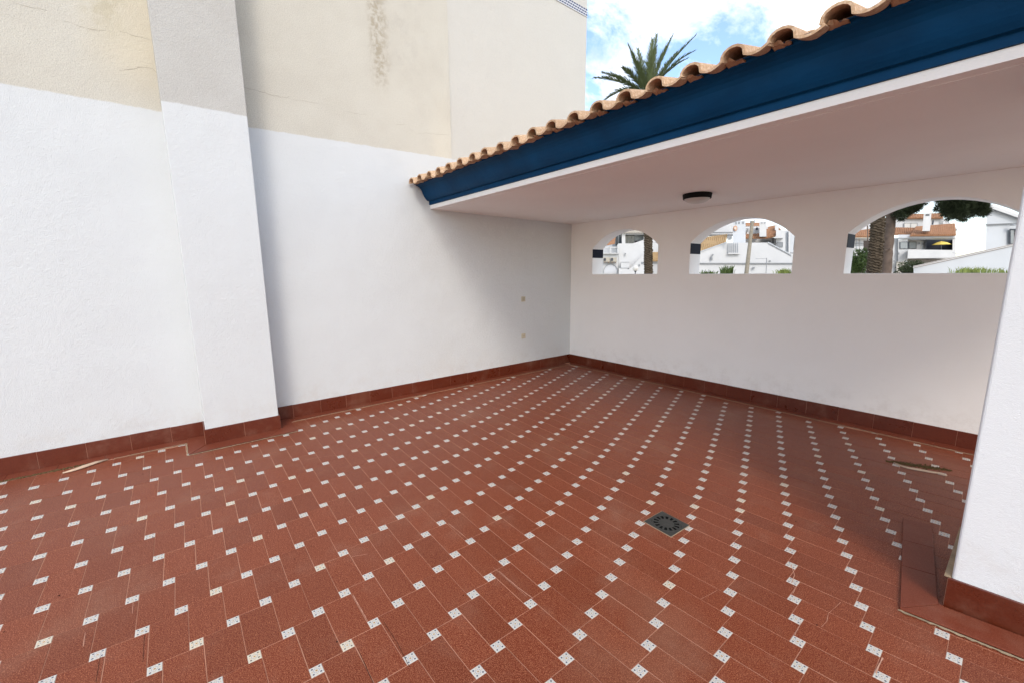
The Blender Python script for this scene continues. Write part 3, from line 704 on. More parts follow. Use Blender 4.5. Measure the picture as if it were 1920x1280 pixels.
# ================================================================== beyond the arches
def facade(mb, pxs, D, depth, mi=0):
    d = ray(min(p[0] for p in pxs), 500); d.z = 0; d.normalize()
    mb.prism([at(x, y, D) for x, y in pxs], d*depth, mi)
def rect(x0, y0, x1, y1): return [(x0, y1), (x1, y1), (x1, y0), (x0, y0)]
def house(name, p, label, cat='house'):
    b_ = at(p[0], p[1], p[2]); e_ = empty(name, (b_.x, b_.y, -.25)); tag(e_, label, cat); return e_
def part(par, name, shapes, mt):
    q = MB()
    for pxs, D, dep in shapes: facade(q, pxs, D, dep)
    o = q.build(name, mt); place(o, par); return o
def low(x0, x1, y0, D, dep, yb=545): return (rect(x0, y0, x1, yb), D, dep)
def rows(par, name, pxs_top, pxs_bot, D0, D1, n, rad, mt):
    # ribs of barrel tiles: from the ridge line (far) to the eave line (near)
    for k in range(n):
        u = (k+.5)/n
        a = at(pxs_top[0][0]+(pxs_top[1][0]-pxs_top[0][0])*u, pxs_top[0][1]+(pxs_top[1][1]-pxs_top[0][1])*u, D1)
        b = at(pxs_bot[0][0]+(pxs_bot[1][0]-pxs_bot[0][0])*u, pxs_bot[0][1]+(pxs_bot[1][1]-pxs_bot[0][1])*u, D0)
        q = MB(); q.tube([b, a], rad, 6, cap=True); o = q.build(name, mt); place(o, par)
def slope(par, name, t0, t1, b0, b1, D0, D1, mt):
    q = MB(); a, b, c_, d = at(*b0, D0), at(*b1, D0), at(*t1, D1), at(*t0, D1)
    q.prism([a, b, c_, d], (0, 0, -.12)); o = q.build(name, mt); place(o, par)
def bars(par, name, x0, x1, y0, y1, D, n, wpx, mt, dep=.06):
    for k in range(n):
        xc = x0+(x1-x0)*(k+.5)/n; part(par, name, [(rect(xc-wpx/2, y0, xc+wpx/2, y1), D, dep)], mt)
def window(par, x0, y0, x1, y1, D, panes=2, fr=M_frame, glass=M_curtain, f=.8):
    wf = part(par, 'window', [(rect(x0, y0, x1, y0+f), D-.06, .1), (rect(x0, y1-f, x1, y1), D-.06, .1), (rect(x0, y0+f, x0+f, y1-f), D-.06, .1), (rect(x1-f, y0+f, x1, y1-f), D-.06, .1)]+
         [(rect(x0+(x1-x0)*k/panes-f/2, y0+f, x0+(x1-x0)*k/panes+f/2, y1-f), D-.06, .1) for k in range(1, panes)], fr)
    q = MB(); facade(q, rect(x0+f, y0+f, x1-f, y1-f), D-.02, .05); g_ = q.build('pane', glass); g_.parent = wf
    g_.matrix_parent_inverse = Matrix.Identity(4)
    return wf
def par_matrix(p): return Matrix.Translation(p.location) @ p.rotation_euler.to_matrix().to_4x4()

# -- house with balustrade seen through the smallest opening
H = house('stair_house', (1165, 515, 50), 'white house with balustrade balcony and outside stair seen through the left arch')
part(H, 'wall', [low(1128, 1160, 476, 50, 8), low(1159, 1214, 457, 50, 8), (rect(1166, 437, 1172.5, 457), 50, 8), (rect(1172.5, 437, 1214, 440), 50, 8), ([(1186, 457), (1207, 457), (1207, 450)], 50, 1.2), (rect(1207, 440, 1214, 457), 50, 8)], M_white)
part(H, 'back_wall', [(rect(1120, 452, 1215, 478), 56, .4), (rect(1152, 436, 1215, 455), 55.5, .4)], M_white2)
part(H, 'eave', [([(1164, 437), (1214, 437), (1204, 431), (1172, 431)], 49.6, 9)], simple('beige_eave', (.40, .37, .32), .9, .1))
slope(H, 'clay_roof', (1146, 446), (1155, 440), (1137, 459), (1153, 456), 51, 54, M_clay)
window(H, 1153, 440, 1166, 462, 55, 2, M_grey, M_glass, 1.0)
window(H, 1172.5, 440.5, 1190, 457, 51, 3, M_grey, M_glass, .6)
window(H, 1190, 440.5, 1207, 452, 51, 2, M_grey, M_curtain, .6)
part(H, 'handrail', [(rect(1130.5, 463.3, 1158.5, 465.0), 49.6, .35), (rect(1130.5, 474.6, 1158.5, 476.3), 49.6, .35)], M_white)
bars(H, 'baluster', 1131, 1158, 465, 474.6, 49.7, 11, .9, M_white, .16)
part(H, 'post', [(rect(1143.6, 463, 1145.6, 476), 49.5, .4), (rect(1157.5, 459, 1160, 476), 49.5, .4)], M_white)
# arched recess
A2 = [(1145+13.2*math.cos(math.pi*k/12), 512-16*math.sin(math.pi*k/12)) for k in range(13)]
part(H, 'arch_recess', [(A2, 49.94, .1)], simple('recess_grey', (.55, .56, .58), .9, .1))
for k in range(12):
    a, b = A2[k], A2[k+1]; o1 = [(1145+(p[0]-1145)*1.08, 512+(p[1]-512)*1.08) for p in (a, b)]
    if k in (0, 3, 6, 9):
        A3 = A2[k:k+4]; O3 = [(1145+(p[0]-1145)*1.07, 512+(p[1]-512)*1.07) for p in A3]
        part(H, 'arch_trim', [(A3+O3[::-1], 49.85, .12)], M_grey)
# stair string and steps
part(H, 'stair', [([(1163, 515), (1214, 515), (1214, 474), (1200, 484), (1186, 500)], 48.6, 1.2), (rect(1164, 492, 1180, 503), 49.2, .8), (rect(1160, 503, 1177, 515), 48.9, .9)], M_white)
part(H, 'stair_tread', [(rect(1202, 491.5, 1207, 496), 48.55, .3), (rect(1197, 496, 1200, 500), 48.55, .3), (rect(1163.5, 502.6, 1177, 503.4), 48.85, .3), (rect(1164, 491.7, 1180, 492.3), 49.15, .3)], M_grey)
part(H, 'wall_lamp', [([(1170.5, 479.5), (1172, 474.5), (1173.6, 475.5), (1172.3, 479.5)], 49.7, .3)], M_grey)
for k, (x0, x1) in enumerate(((1131.5, 1143.5), (1145, 1156.5))):
    p = at((x0+x1)/2, 491, 49.5); e_ = empty('air_conditioner', p); tag(e_, ('left' if k == 0 else 'right')+' one of the two beige air conditioner boxes under the far balcony', 'air conditioner', 'air conditioners under the far balcony')
    part(e_, 'casing', [(rect(x0, 483.2, x1, 491.2), 49.5, .4)], simple('ac_beige', (.40, .365, .30), .7, .2))
    cc_ = [(x0+2.6+2.2*math.cos(math.pi*k2/5), 487+3.0*math.sin(math.pi*k2/5)) for k2 in range(10)]
    part(e_, 'fan', [(cc_, 49.44, .05)], M_frame)
    part(e_, 'bracket', [(rect(x0+2, 491.2, x0+3.2, 493.6), 49.5, .35), (rect(x1-3, 491.2, x1-1.8, 493.6), 49.5, .35)], simple('rusty', (.28, .18, .11), .9, .1))
# far sliver right of the palm
H = house('tiled_villa', (1230, 515, 62), 'sliver of white villa with clay roof right of the palm trunk')
part(H, 'wall', [low(1223, 1240, 490, 62, 4), (rect(1223, 455, 1240, 475), 66, 4), (rect(1223, 438, 1232, 456), 66, 4)], M_white)
slope(H, 'clay_roof', (1222, 474), (1242, 474), (1222, 489), (1242, 489), 61.5, 65, M_clay2)
rows(H, 'roof_tile', ((1222, 474), (1242, 474)), ((1222, 489), (1242, 489)), 61.5, 65, 9, .1, M_clay2)
# globe lamp
p = at(1191.5, 503.5, 28); e_ = empty('globe_lamp', (p.x, p.y, -.25)); tag(e_, 'white globe garden lamp on a short post in front of the stair house', 'lamp')
q = MB(); n1 = 12; vs = []
for i in range(n1+1):
    for k in range(16): a = 2*math.pi*k/16; b = math.pi*i/n1; vs.append((p.x+.19*math.sin(b)*math.cos(a), p.y+.19*math.sin(b)*math.sin(a), p.z+.19*math.cos(b)))
q.add(vs, [(i*16+k, i*16+(k+1) % 16, (i+1)*16+(k+1) % 16, (i+1)*16+k) for i in range(n1) for k in range(16)], sm=True); o = q.build('globe', simple('opal_globe', (.74, .70, .63), .4, .4)); place(o, e_)
q = MB(); q.tube([(p.x, p.y, -.2), (p.x, p.y, p.z-.17)], .03, 8); q.tube([(p.x, p.y, p.z-.24), (p.x, p.y, p.z-.17)], [.05, .09], 10); place(q.build('post', M_frame), e_)

# -- gable house through the middle arch
H = house('gable_house', (1400, 515, 48), 'white gabled house with barred window behind the wooden pole')
part(H, 'wall', [([(1292, 545), (1500, 545), (1500, 486), (1484, 479), (1440, 455.5), (1362, 455.5), (1310, 474), (1292, 481)], 48, 9)], M_white)
part(H, 'verge', [([(1484, 477.2), (1484, 479), (1440, 455.6), (1440, 453.6)], 47.9, .3), ([(1362, 455.4), (1310, 473.9), (1310, 472.4), (1362, 453.9)], 47.9, .3)], M_white2)
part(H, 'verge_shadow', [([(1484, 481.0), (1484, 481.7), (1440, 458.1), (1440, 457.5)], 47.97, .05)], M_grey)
part(H, 'ledge', [(rect(1292, 493.3, 1500, 495), 47.8, .3)], M_grey)
slope(H, 'clay_roof', (1300, 449), (1364, 440.5), (1296, 481), (1361, 454.5), 48.3, 56, M_clay2)
rows(H, 'roof_tile', ((1302, 449), (1364, 440.5)), ((1297, 479.5), (1361, 454.5)), 48.4, 56, 16, .13, M_clay2)
wf = part(H, 'window', [(rect(1366, 455.5, 1385.5, 474.5), 47.95, .06)], simple('shade_grey', (.42, .44, .46), .9, .1))
for k in range(6):
    xc = 1367+17.5*k/5; q = MB(); facade(q, rect(xc-.75, 455.5, xc+.75, 474.5), 47.7, .08); o = q.build('bar', M_white); o.parent = wf
part(H, 'window_sill', [(rect(1364.5, 474.5, 1387, 476.8), 47.6, .4)], M_white)
part(H, 'wall_lamp', [([(1333, 488), (1332.5, 482), (1336, 476.5), (1338.5, 477.5), (1335.5, 482), (1336.5, 487)], 47.7, .3)], M_grey)
part(H, 'wall_lamp', [([(1411, 505), (1411, 501.5), (1415.5, 501), (1415, 504)], 47.7, .3)], M_grey)
part(H, 'vent', [(rect(1442, 488.5, 1445, 491), 47.9, .1)], M_grey)
part(H, 'upper_wall', [([(1318, 440), (1376, 440), (1376, 413), (1331, 436)], 57, 2), (rect(1310, 430, 1380, 441.5), 58.5, 2)], M_white)
part(H, 'string_course', [(rect(1335, 435.6, 1376, 436.8), 56.9, .1)], M_grey)
ck = part(H, 'chimney', [(rect(1374, 414, 1398, 456.5), 52, 2.2)], M_white2)
part(H, 'chimney_slot', [(rect(1378.7, 416.5, 1381.5, 421), 51.95, .1), (rect(1384.6, 416.2, 1387.4, 420.5), 51.95, .1), (rect(1392, 416, 1395, 420), 51.95, .1)], M_grey)
cc_ = [(1378.8+4*math.cos(math.pi*k2/8), 428.5+4.8*math.sin(math.pi*k2/8)) for k2 in range(16)]
part(H, 'medallion', [(cc_, 51.8, .2)], simple('terracotta_plaque', (.52, .30, .20), .9, .1))
cc2 = [(1378.8+2.2*math.cos(math.pi*k2/8), 428.5+2.7*math.sin(math.pi*k2/8)) for k2 in range(16)]
part(H, 'medallion_centre', [(cc2, 51.7, .1)], simple('plaque_pale', (.60, .52, .44), .9, .1))
p = at(1367.5, 446.5, 47); e_ = empty('satellite_dish', p); tag(e_, 'small grey satellite dish on the ridge beside the chimney', 'satellite dish')
q = MB(); n1 = 5; vs = []; nd = (Vector((.4, -.6, .3))+FH*-.7).normalized(); ua = nd.cross(Vector((0, 0, 1))).normalized(); ub = ua.cross(nd)
for i in range(n1+1):
    for k in range(18): a = 2*math.pi*k/18; r_ = .27*i/n1+.001; vs.append(p+ua*(r_*math.cos(a))+ub*(r_*math.sin(a))+nd*(r_*r_*.9))
q.add(vs, [(i*18+k, i*18+(k+1) % 18, (i+1)*18+(k+1) % 18, (i+1)*18+k) for i in range(n1) for k in range(18)], sm=True); place(q.build('dish', M_grey), e_)
q = MB(); q.tube([p-nd*.02, p+FH*.5+Vector((0, 0, -.45))], .025, 6); q.tube([p-ub*.25+nd*.06, p+nd*.32], .012, 5); place(q.build('bracket', M_frame), e_)
# lower aerial
p = at(1437.6, 511, 46); e_ = empty('aerial_mast', (p.x, p.y, -.25)); tag(e_, 'thin mast with a cross arm before the gabled white house', 'mast')
q = MB(); q.tube([(p.x, p.y, -.25), at(1437.6, 484, 46)], .035, 6); place(q.build('mast', M_grey), e_)
q = MB(); q.tube([at(1417, 485.4, 46), at(1438, 485.2, 46)], .018, 5); place(q.build('cross_arm', M_grey), e_)
# roofs further behind
H = house('hillside_house', (1440, 480, 76), 'white house with stepped clay roofs and broad chimney beyond the pole')
part(H, 'wall', [low(1396, 1440, 424.5, 76, 6, 500), (rect(1436, 446, 1500, 500), 74, 6), (rect(1400, 428, 1424, 442), 74, 2), (rect(1455, 432, 1500, 500), 72, 6), ([(1452, 447), (1468, 447), (1468, 441), (1456, 441)], 71, 2)], M_white)
slope(H, 'clay_roof', (1398, 417.8), (1426, 417.8), (1396, 424.5), (1426, 424.5), 76, 79, M_clay)
slope(H, 'clay_roof', (1396, 437), (1426, 434), (1393, 447), (1440, 447), 72.5, 75, M_clay)
slope(H, 'clay_roof', (1436, 427.5), (1456, 423.5), (1434, 447.5), (1472, 440), 72.5, 77, M_clay)
rows(H, 'roof_tile', ((1436, 427.5), (1456, 423.5)), ((1434, 447), (1472, 439.7)), 72.4, 77, 12, .14, M_clay)
rows(H, 'roof_tile', ((1396, 437), (1426, 434)), ((1393, 446.8), (1436, 446.8)), 72.4, 75, 12, .13, M_clay)
part(H, 'chimney', [(rect(1424, 416, 1437, 444), 71.5, 2)], M_white); part(H, 'chimney', [(rect(1453, 423, 1460, 432), 74, 2)], M_white)
part(H, 'chimney_slot', [(rect(1427, 417.8, 1430, 419.2), 71.4, .1), (rect(1433, 417.6, 1435.5, 419), 71.4, .1)], M_grey)
part(H, 'railing', [(rect(1396, 432.5, 1404, 433.6), 73.8, .2), (rect(1396, 429, 1404, 430), 73.8, .2)], M_grey)
part(H, 'vent', [([(1417, 431), (1418, 427), (1421, 427), (1421.5, 431)], 73.6, .3)], M_frame)
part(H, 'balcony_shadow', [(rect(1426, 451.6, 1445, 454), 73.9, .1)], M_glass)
window(H, 1457, 454.5, 1468, 463.5, 71.9, 1, M_grey, M_grey, .7)
window(H, 1447.5, 449, 1451, 456, 73.9, 1, M_frame, M_grey, .6)
# end villa stepping down on the right side of the middle arch
H = house('corner_villa', (1478, 480, 60), 'white house front with narrow piers at the right end of the middle arch')
part(H, 'wall', [(rect(1469, 434, 1500, 474), 62, 4), (rect(1478, 428, 1500, 434), 63, 4)], M_white2)
part(H, 'pier', [(rect(1468.5, 432, 1472, 472), 61.5, .5), (rect(1478.5, 433, 1481.5, 476), 61.5, .5)], M_white)

# wooden pole
a, b = at(1399.8, 511, 30), at(1410.8, 415, 30); t_ = (b-a); bot = a-t_*((a.z+.25)/t_.z)
e_ = empty('utility_pole', bot); tag(e_, 'leaning weathered wooden utility pole in the middle of the centre arch', 'utility pole')
q = MB(); q.tube([bot, a, b], [.155, .14, .105], 12); place(q.build('post', M_wood), e_)
q = MB(); q.tube([b+RH*-.14+Vector((0, 0, -.12)), b+RH*.14+Vector((0, 0, -.12))], .02, 6)
for s_ in (-.13, .13): q.tube([b+RH*s_+Vector((0, 0, -.12)), b+RH*s_+Vector((0, 0, .05))], .035, 8)
place(q.build('insulator', M_grey), e_)

# -- apartment block through the right arch
H = house('apartment_block', (1740, 511, 65), 'white apartment block with clay roofs and long balcony behind the pine')
part(H, 'wall', [(rect(1600, 447, 1685, 560), 66, 10), (rect(1669, 409, 1768, 430), 72, 6), ([(1760, 430), (1795, 430), (1789, 424), (1768, 409), (1760, 409)], 72, 6), (rect(1684, 441, 1702, 560), 65.5, 8), (rect(1700, 484, 1795, 560), 66.5, 8), (rect(1700, 441, 1737, 486), 67.5, 6), (rect(1786, 447, 1792, 486), 66, 6), (rect(1606, 417, 1676, 437), 71, 5)], M_white)
part(H, 'eave', [(rect(1684, 440.5, 1792, 446.5), 65, 2.4), ([(1702, 441), (1684, 446), (1684, 452), (1708, 443)], 65.2, .5)], M_white2)
part(H, 'loggia_ceiling', [(rect(1700, 446, 1787, 449), 65.6, 2.0)], M_white2)
part(H, 'loggia_back', [(rect(1737, 448, 1787, 470), 69.8, .3), (rect(1735, 447, 1738, 470), 67, 3)], M_frame)
slope(H, 'clay_roof', (1702, 402.8), (1770, 400.5), (1700, 409.5), (1768, 409.5), 71.5, 74, M_clay)
rows(H, 'roof_tile', ((1702, 402.8), (1768, 400.8)), ((1700, 409.5), (1768, 409.5)), 71.4, 74, 22, .12, M_clay)
slope(H, 'clay_roof', (1669, 427), (1732, 428.5), (1667, 440), (1730, 440), 66.5, 70.5, M_clay)
rows(H, 'roof_tile', ((1669, 427.5), (1720, 428.5)), ((1667, 439.6), (1720, 439.6)), 66.4, 70.4, 15, .12, M_clay)
slope(H, 'clay_roof', (1716, 426.5), (1790, 420.5), (1706, 442.3), (1792, 441.3), 64.6, 70, M_clay)
rows(H, 'roof_tile', ((1717, 426.5), (1790, 420.5)), ((1707, 442), (1792, 441)), 64.5, 70, 22, .15, M_clay)
slope(H, 'clay_roof', (1603, 434), (1640, 430), (1598, 445), (1640, 445), 64.8, 68, M_clay)
rows(H, 'roof_tile', ((1603, 434), (1640, 430)), ((1598, 444.7), (1640, 444.7)), 64.7, 68, 11, .13, M_clay)
part(H, 'chimney', [([(1729.5, 433.5), (1743.5, 433.5), (1746.5, 401.5), (1732, 401.5)], 64, 2)], M_white)
part(H, 'chimney_slot', [(rect(1736, 402.3, 1743, 404.5), 63.9, .1)], M_frame)
part(H, 'vent_cowl', [([(1746.5, 421.5), (1748, 413.5), (1751.5, 414), (1750, 421.5)], 70, .5)], M_frame)
window(H, 1695, 418.5, 1720.5, 430, 71.9, 2, M_grey, simple('blind', (.60, .58, .54), .8, .2), .9)
window(H, 1687.5, 453.5, 1703, 467, 65.4, 1, M_frame, M_curtain, .9)
window(H, 1704, 453.5, 1718.5, 467, 67.4, 1, M_frame, M_curtain, .9)
part(H, 'meter_box', [(rect(1722, 455, 1725.5, 458.5), 67.3, .2), (rect(1729, 456.5, 1732.5, 459.5), 67.3, .2), (rect(1733.5, 453.5, 1736, 455.5), 67.3, .2), (rect(1684, 474, 1686.5, 477.5), 65.3, .2), (rect(1675, 488.5, 1678.5, 492), 65.3, .2)], M_grey)
part(H, 'balcony', [([(1701.5, 485), (1786, 483.5), (1786, 469.3), (1703, 468.2)], 64, 1.6)], M_white)
part(H, 'garage_door', [(rect(1681, 491, 1698, 540), 65.4, .1)], simple('door_beige', (.56, .52, .46), .8, .2))
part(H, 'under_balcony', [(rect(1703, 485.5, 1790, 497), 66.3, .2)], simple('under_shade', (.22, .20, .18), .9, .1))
part(H, 'cable_tray', [(rect(1602, 456.3, 1620, 457.5), 65.8, .1), (rect(1602, 459.5, 1620, 460.5), 65.8, .1)], M_grey)
part(H, 'curtain_rail', [(rect(1606, 447, 1609, 470), 65.9, .05), (rect(1612.5, 447, 1615, 470), 65.9, .05)], M_white2)
# parasol on the balcony
p = at(1765, 470, 65.2); e_ = empty('parasol', p); tag(e_, 'open yellow parasol on the far shaded balcony', 'parasol')
top = at(1765, 452.6, 65.2); n1 = 8; R_ = 1.08; rim = at(1765, 459.2, 65.2)
q = MB(); vs = [top]+[Vector((rim.x+R_*math.cos(2*math.pi*k/n1), rim.y+R_*math.sin(2*math.pi*k/n1), rim.z)) for k in range(n1)]+[Vector((rim.x+R_*.55*math.cos(2*math.pi*k/n1), rim.y+R_*.55*math.sin(2*math.pi*k/n1), rim.z+(top.z-rim.z)*.62)) for k in range(n1)]
q.add(vs, [(0, 1+n1+k, 1+n1+(k+1) % n1) for k in range(n1)]+[(1+n1+k, 1+k, 1+(k+1) % n1, 1+n1+(k+1) % n1) for k in range(n1)]); o = q.build('canopy_cloth', M_yellow); place(o, e_)
q = MB(); q.tube([p, top], .025, 6); place(q.build('pole', M_grey), e_)
# white house on the right
H = house('roadside_house', (1880, 511, 30), 'tall white house wall with dark framed window at the right arch edge')
part(H, 'wall', [([(1848, 560), (1990, 560), (1990, 432), (1920, 408), (1853, 382.5), (1850, 400), (1847.5, 470)], 30, 6)], M_white2)
part(H, 'ledge', [([(1847.5, 422.4), (1990, 415.4), (1990, 414.2), (1847.5, 420.8)], 29.85, .2)], M_grey)
for k in range(6):
    part(H, 'dentil', [([(1861+6.2*k, 395+.9*k), (1864+6.2*k, 395.4+.9*k), (1864+6.2*k, 391.2+1.4*k), (1861+6.2*k, 390.6+1.4*k)], 29.8, .25)], M_white)
part(H, 'cornice', [([(1857, 390.4), (1990, 437), (1990, 432), (1853, 382)], 29.7, .4)], M_white)
q = MB(); q.tube([at(1853.5, 404, 29.5), at(1855, 380, 29.5)], .055, 8); place(q.build('downpipe', M_grey), H)
window(H, 1893, 429.5, 1915, 459, 29.9, 2, M_frame, M_curtain, 2.2)
p = at(1900, 423, 29.6); q = MB(); vs = []
for i in range(7):
    for k in range(12): a = 2*math.pi*k/12; b = math.pi/2*i/6; vs.append((p.x+.17*math.cos(b)*math.cos(a), p.y+.17*math.cos(b)*math.sin(a), p.z+.1*math.sin(b)))
q.add(vs, [(i*12+k, i*12+(k+1) % 12, (i+1)*12+(k+1) % 12, (i+1)*12+k) for i in range(6) for k in range(12)]+[tuple(range(12))], sm=False); place(q.build('wall_lamp', M_grey), H)
# sloping garden wall
e_ = empty('garden_wall', at(1800, 511, 22)); tag(e_, 'long white garden wall with sloping coping below the blue sky', 'wall')
part(e_, 'wall_body', [([(1713, 560), (1960, 560), (1960, 446.5), (1906, 459.5), (1713, 502.5)], 22, .3)], M_white2)
part(e_, 'coping', [([(1712, 502.8), (1906, 459.8), (1960, 446.8), (1960, 443.4), (1906, 456.2), (1712, 499.4)], 21.93, .44)], M_white)
part(e_, 'coping_edge', [([(1712, 500.8), (1906, 457.5), (1906, 456.9), (1712, 500.2)], 21.90, .02), ([(1712, 503.6), (1906, 460.6), (1906, 459.9), (1712, 502.8)], 21.96, .02)], simple('coping_brown', (.28, .20, .16), .9, .1))
# overhead wires
for k, (p1, p2, sag) in enumerate((((1790, 448), (1846, 444.5), .1), ((1790, 450.5), (1846, 446), .15), ((1792, 453.5), (1846, 449), .1), ((1786, 474), (1846, 451), .5))):
    a, b = at(*p1, 62), at(*p2, 36); pts = [a+(b-a)*(m3/10)-Vector((0, 0, sag*4*(m3/10)*(1-m3/10))) for m3 in range(11)]
    q = MB(); q.tube(pts, .018, 4, cap=False); tag(q.build('overhead_wire', M_grey), ('topmost', 'second', 'third', 'lowest slanting')[k]+' of the overhead wires crossing the gap of sky', 'wire', 'wires crossing the gap of sky')
# dark hoarding behind the trunks
p = at(1636, 470, 26); e_ = empty('dark_panel', (p.x, p.y, -.25)); tag(e_, 'dark brown panel on a pole behind the palm trunk', 'panel')
part(e_, 'board', [(rect(1619, 451.5, 1656, 470), 26, .08)], simple('dark_board', (.075, .062, .055), .9, .1))
part(e_, 'post', [(rect(1625.4, 423, 1628, 451.5), 26.1, .08), (rect(1630, 470, 1633, 545), 26.1, .08)], M_bark)

# ================================================================== vegetation
def trunk_palm(par, base, top, r0, r1, seed, rows_=60, seg=20):
    # stubs of old leaf bases in offset rows: real bumps on the trunk
    rr_ = random.Random(seed); q = MB(); H_ = top-base; n = rows_*2; vs = []
    for i in range(n+1):
        u = i/n; c_ = base+H_*u; r_ = r0+(r1-r0)*u
        for k in range(seg):
            a = 2*math.pi*k/seg; row = i//2
            bump = (1.04 if ((i+k//2) % 2) else .80)*(1+rr_.uniform(-.09, .09))
            vs.append((c_.x+r_*bump*math.cos(a), c_.y+r_*bump*math.sin(a), c_.z+(rr_.uniform(-.02, .02))))
    q.add(vs, [(i*seg+k, i*seg+(k+1) % seg, (i+1)*seg+(k+1) % seg, (i+1)*seg+k) for i in range(n) for k in range(seg)])
    o = q.build('trunk', M_palmbark); place(o, par)
def frond(par, base, tip, rise, seed, lw=.34, n=34, nm='frond'):
    r = random.Random(seed); base = Vector(base); tip = Vector(tip); q = MB(); L = (tip-base).length
    pts = [base.lerp(tip, u)+Vector((0, 0, rise*L*math.sin(math.pi*u)*.9)) for u in [k/10 for k in range(11)]]
    q.tube(pts, [.028*(1-.85*k/10) for k in range(11)], 5, cap=False)
    ax = (tip-base).normalized(); side = ax.cross(Vector((0, 0, 1)))
    side = side.normalized() if side.length > 1e-3 else Vector((1, 0, 0))
    for k in range(n):
        u = .10+.90*k/n; f_ = u*10; i = min(int(f_), 9); p = pts[i].lerp(pts[i+1], f_-i); t = (pts[i+1]-pts[i]).normalized(); nrm_ = side.cross(t).normalized()
        ll = lw*(.45+.55*math.sin(math.pi*min(u*1.05, 1)))*(1-.35*u)*r.uniform(.8, 1.15)
        for s_ in (-1, 1):
            up_ = r.uniform(.05, .5)
            d = (side*s_*r.uniform(.45, .75)+t*r.uniform(.8, 1.1)+nrm_*up_).normalized(); w_ = t*.021; e1 = p+d*ll+Vector((0, 0, -.10*ll))
            md = p+d*ll*.5
            q.add([p-w_, p+w_, md+w_*1.1, e1, md-w_*1.1], [(0, 1, 2, 3, 4)])
    o = q.build(nm, M_palm, fix=False); place(o, par)
# palm whose crown stands above the eave and whose trunk shows in the left arch
D = 25; pb_ = at(1219, 511, D); pt_ = at(1213, 172, D); pb_.z = -.25
e_ = empty('palm_tree', pb_); tag(e_, 'tall palm rising above the tiled eave, its trunk passing the left arch', 'palm tree')
trunk_palm(e_, pb_, pt_+Vector((0, 0, -.3)), .26, .22, 4, 90)
tips = [(1113, 147, -.5, .10), (1129, 137, .6, .07), (1167, 127, -.9, .07), (1177, 84, .2, .03), (1184, 100, -.6, .03), (1195, 92, .8, .02), (1224, 74, -.4, .0), (1232, 65, .5, .0), (1229, 90, -1.0, .0), (1263, 64, .3, .02), (1252, 86, -.7, .02), (1271, 97, .9, .04), (1305, 67, -.2, .05), (1303, 96, .8, .09), (1290, 110, 1.2, .08),
        (1120, 200, .3, .22), (1140, 230, -.8, .25), (1310, 190, .4, .2), (1290, 235, -.5, .25), (1210, 240, -2.2, .3), (1160, 190, 2.0, .2), (1270, 190, 2.2, .2), (1240, 150, 2.6, .15), (1190, 150, 2.9, .12)]
for k, (x_, y_, dd, rs) in enumerate(tips):
    frond(e_, pt_+Vector((0, 0, -.25)), at(x_, y_, D+dd), rs, 200+k, lw=.64, n=95)
# palm in the right arch
D = 17; pb_ = at(1638.5, 511, D); t2 = at(1646.5, 413, D); dd = t2-pb_; pt_ = pb_+dd*((7.6-pb_.z)/dd.z); pb2 = pb_-dd*((pb_.z+.25)/dd.z)
e_ = empty('palm_tree', pb2); tag(e_, 'thick shaggy palm trunk at the left of the right arch', 'palm tree')
trunk_palm(e_, pb2, pt_, .265, .20, 8, 75)
for k in range(16):
    a = 2*math.pi*k/16; frond(e_, pt_, pt_+Vector((2.4*math.cos(a), 2.4*math.sin(a), .2+.9*(k % 3))), .18, 300+k, .45, 30)
# pine
D = 20; e0 = at(1661.5, 511, D); e1 = at(1667, 430, D); e2 = at(1671, 396, D); dd = e2-e0; pb2 = e0-dd*((e0.z+.25)/dd.z)
e_ = empty('pine_tree', pb2); tag(e_, 'pine with bare grey trunk and dark hanging needles in the right arch', 'pine tree')
q = MB(); rr_ = random.Random(6); pts = []; rd = []
for k in range(24):
    u = k/23; p = pb2.lerp(e2, u) if u < .75 else pb2.lerp(e2, .75).lerp(e2+Vector((0, 0, .2)), (u-.75)/.25); p = p+RH*rr_.uniform(-.02, .02); pts.append(p); rd.append((.205-.03*u)*(1+rr_.uniform(-.06, .06)))
q.tube(pts, rd, 14); q.tube([pts[-1]-Vector((0, 0, .1)), pts[-1]+RH*.35+Vector((0, 0, .7)), pts[-1]+RH*1.1+Vector((0, 0, 2.6))], [.13, .10, .06], 10); q.tube([pts[-1]-Vector((0, 0, .1)), pts[-1]+RH*-.2+Vector((0, 0, 1.5)), pts[-1]+RH*.2+Vector((0, 0, 4.0))], [.16, .12, .07], 10)
q.tube([at(1662, 470, D-.1), at(1670, 466, D-.25)], [.07, .05], 8)
place(q.build('trunk', M_bark), e_)
def clump(q, c_, rad, n, r, ln=.16, flat_=1.0):
    for _ in range(n):
        d = Vector((r.gauss(0, 1), r.gauss(0, 1), r.gauss(0, 1))).normalized(); p = c_+d*(rad*r.random()**.4); p.z = c_.z+(p.z-c_.z)*flat_
        for m3 in range(3):
            dd_ = (d+Vector((r.gauss(0, .6), r.gauss(0, .6), r.gauss(0, .6)))).normalized(); w_ = dd_.cross(Vector((r.random(), r.random(), r.random()))).normalized()*.012
            q.add([p-w_, p+w_, p+dd_*ln*r.uniform(.7, 1.2)], [(0, 1, 2)])
def pine_mass(boxes, D, seed, nper):
    q = MB(); r = random.Random(seed)
    for x0, y0, x1, y1, n in boxes:
        for _ in range(n):
            c_ = at(r.uniform(x0, x1), r.uniform(y0, y1), D+r.uniform(-.8, .8)); clump(q, c_, r.uniform(.08, .17), nper, r)
    return q
q = pine_mass([(1684, 380, 1712, 402, 34), (1702, 376, 1724, 396, 24), (1718, 380, 1730, 388, 7), (1678, 392, 1692, 409, 12), (1675, 360, 1740, 382, 40)], D, 1, 46)
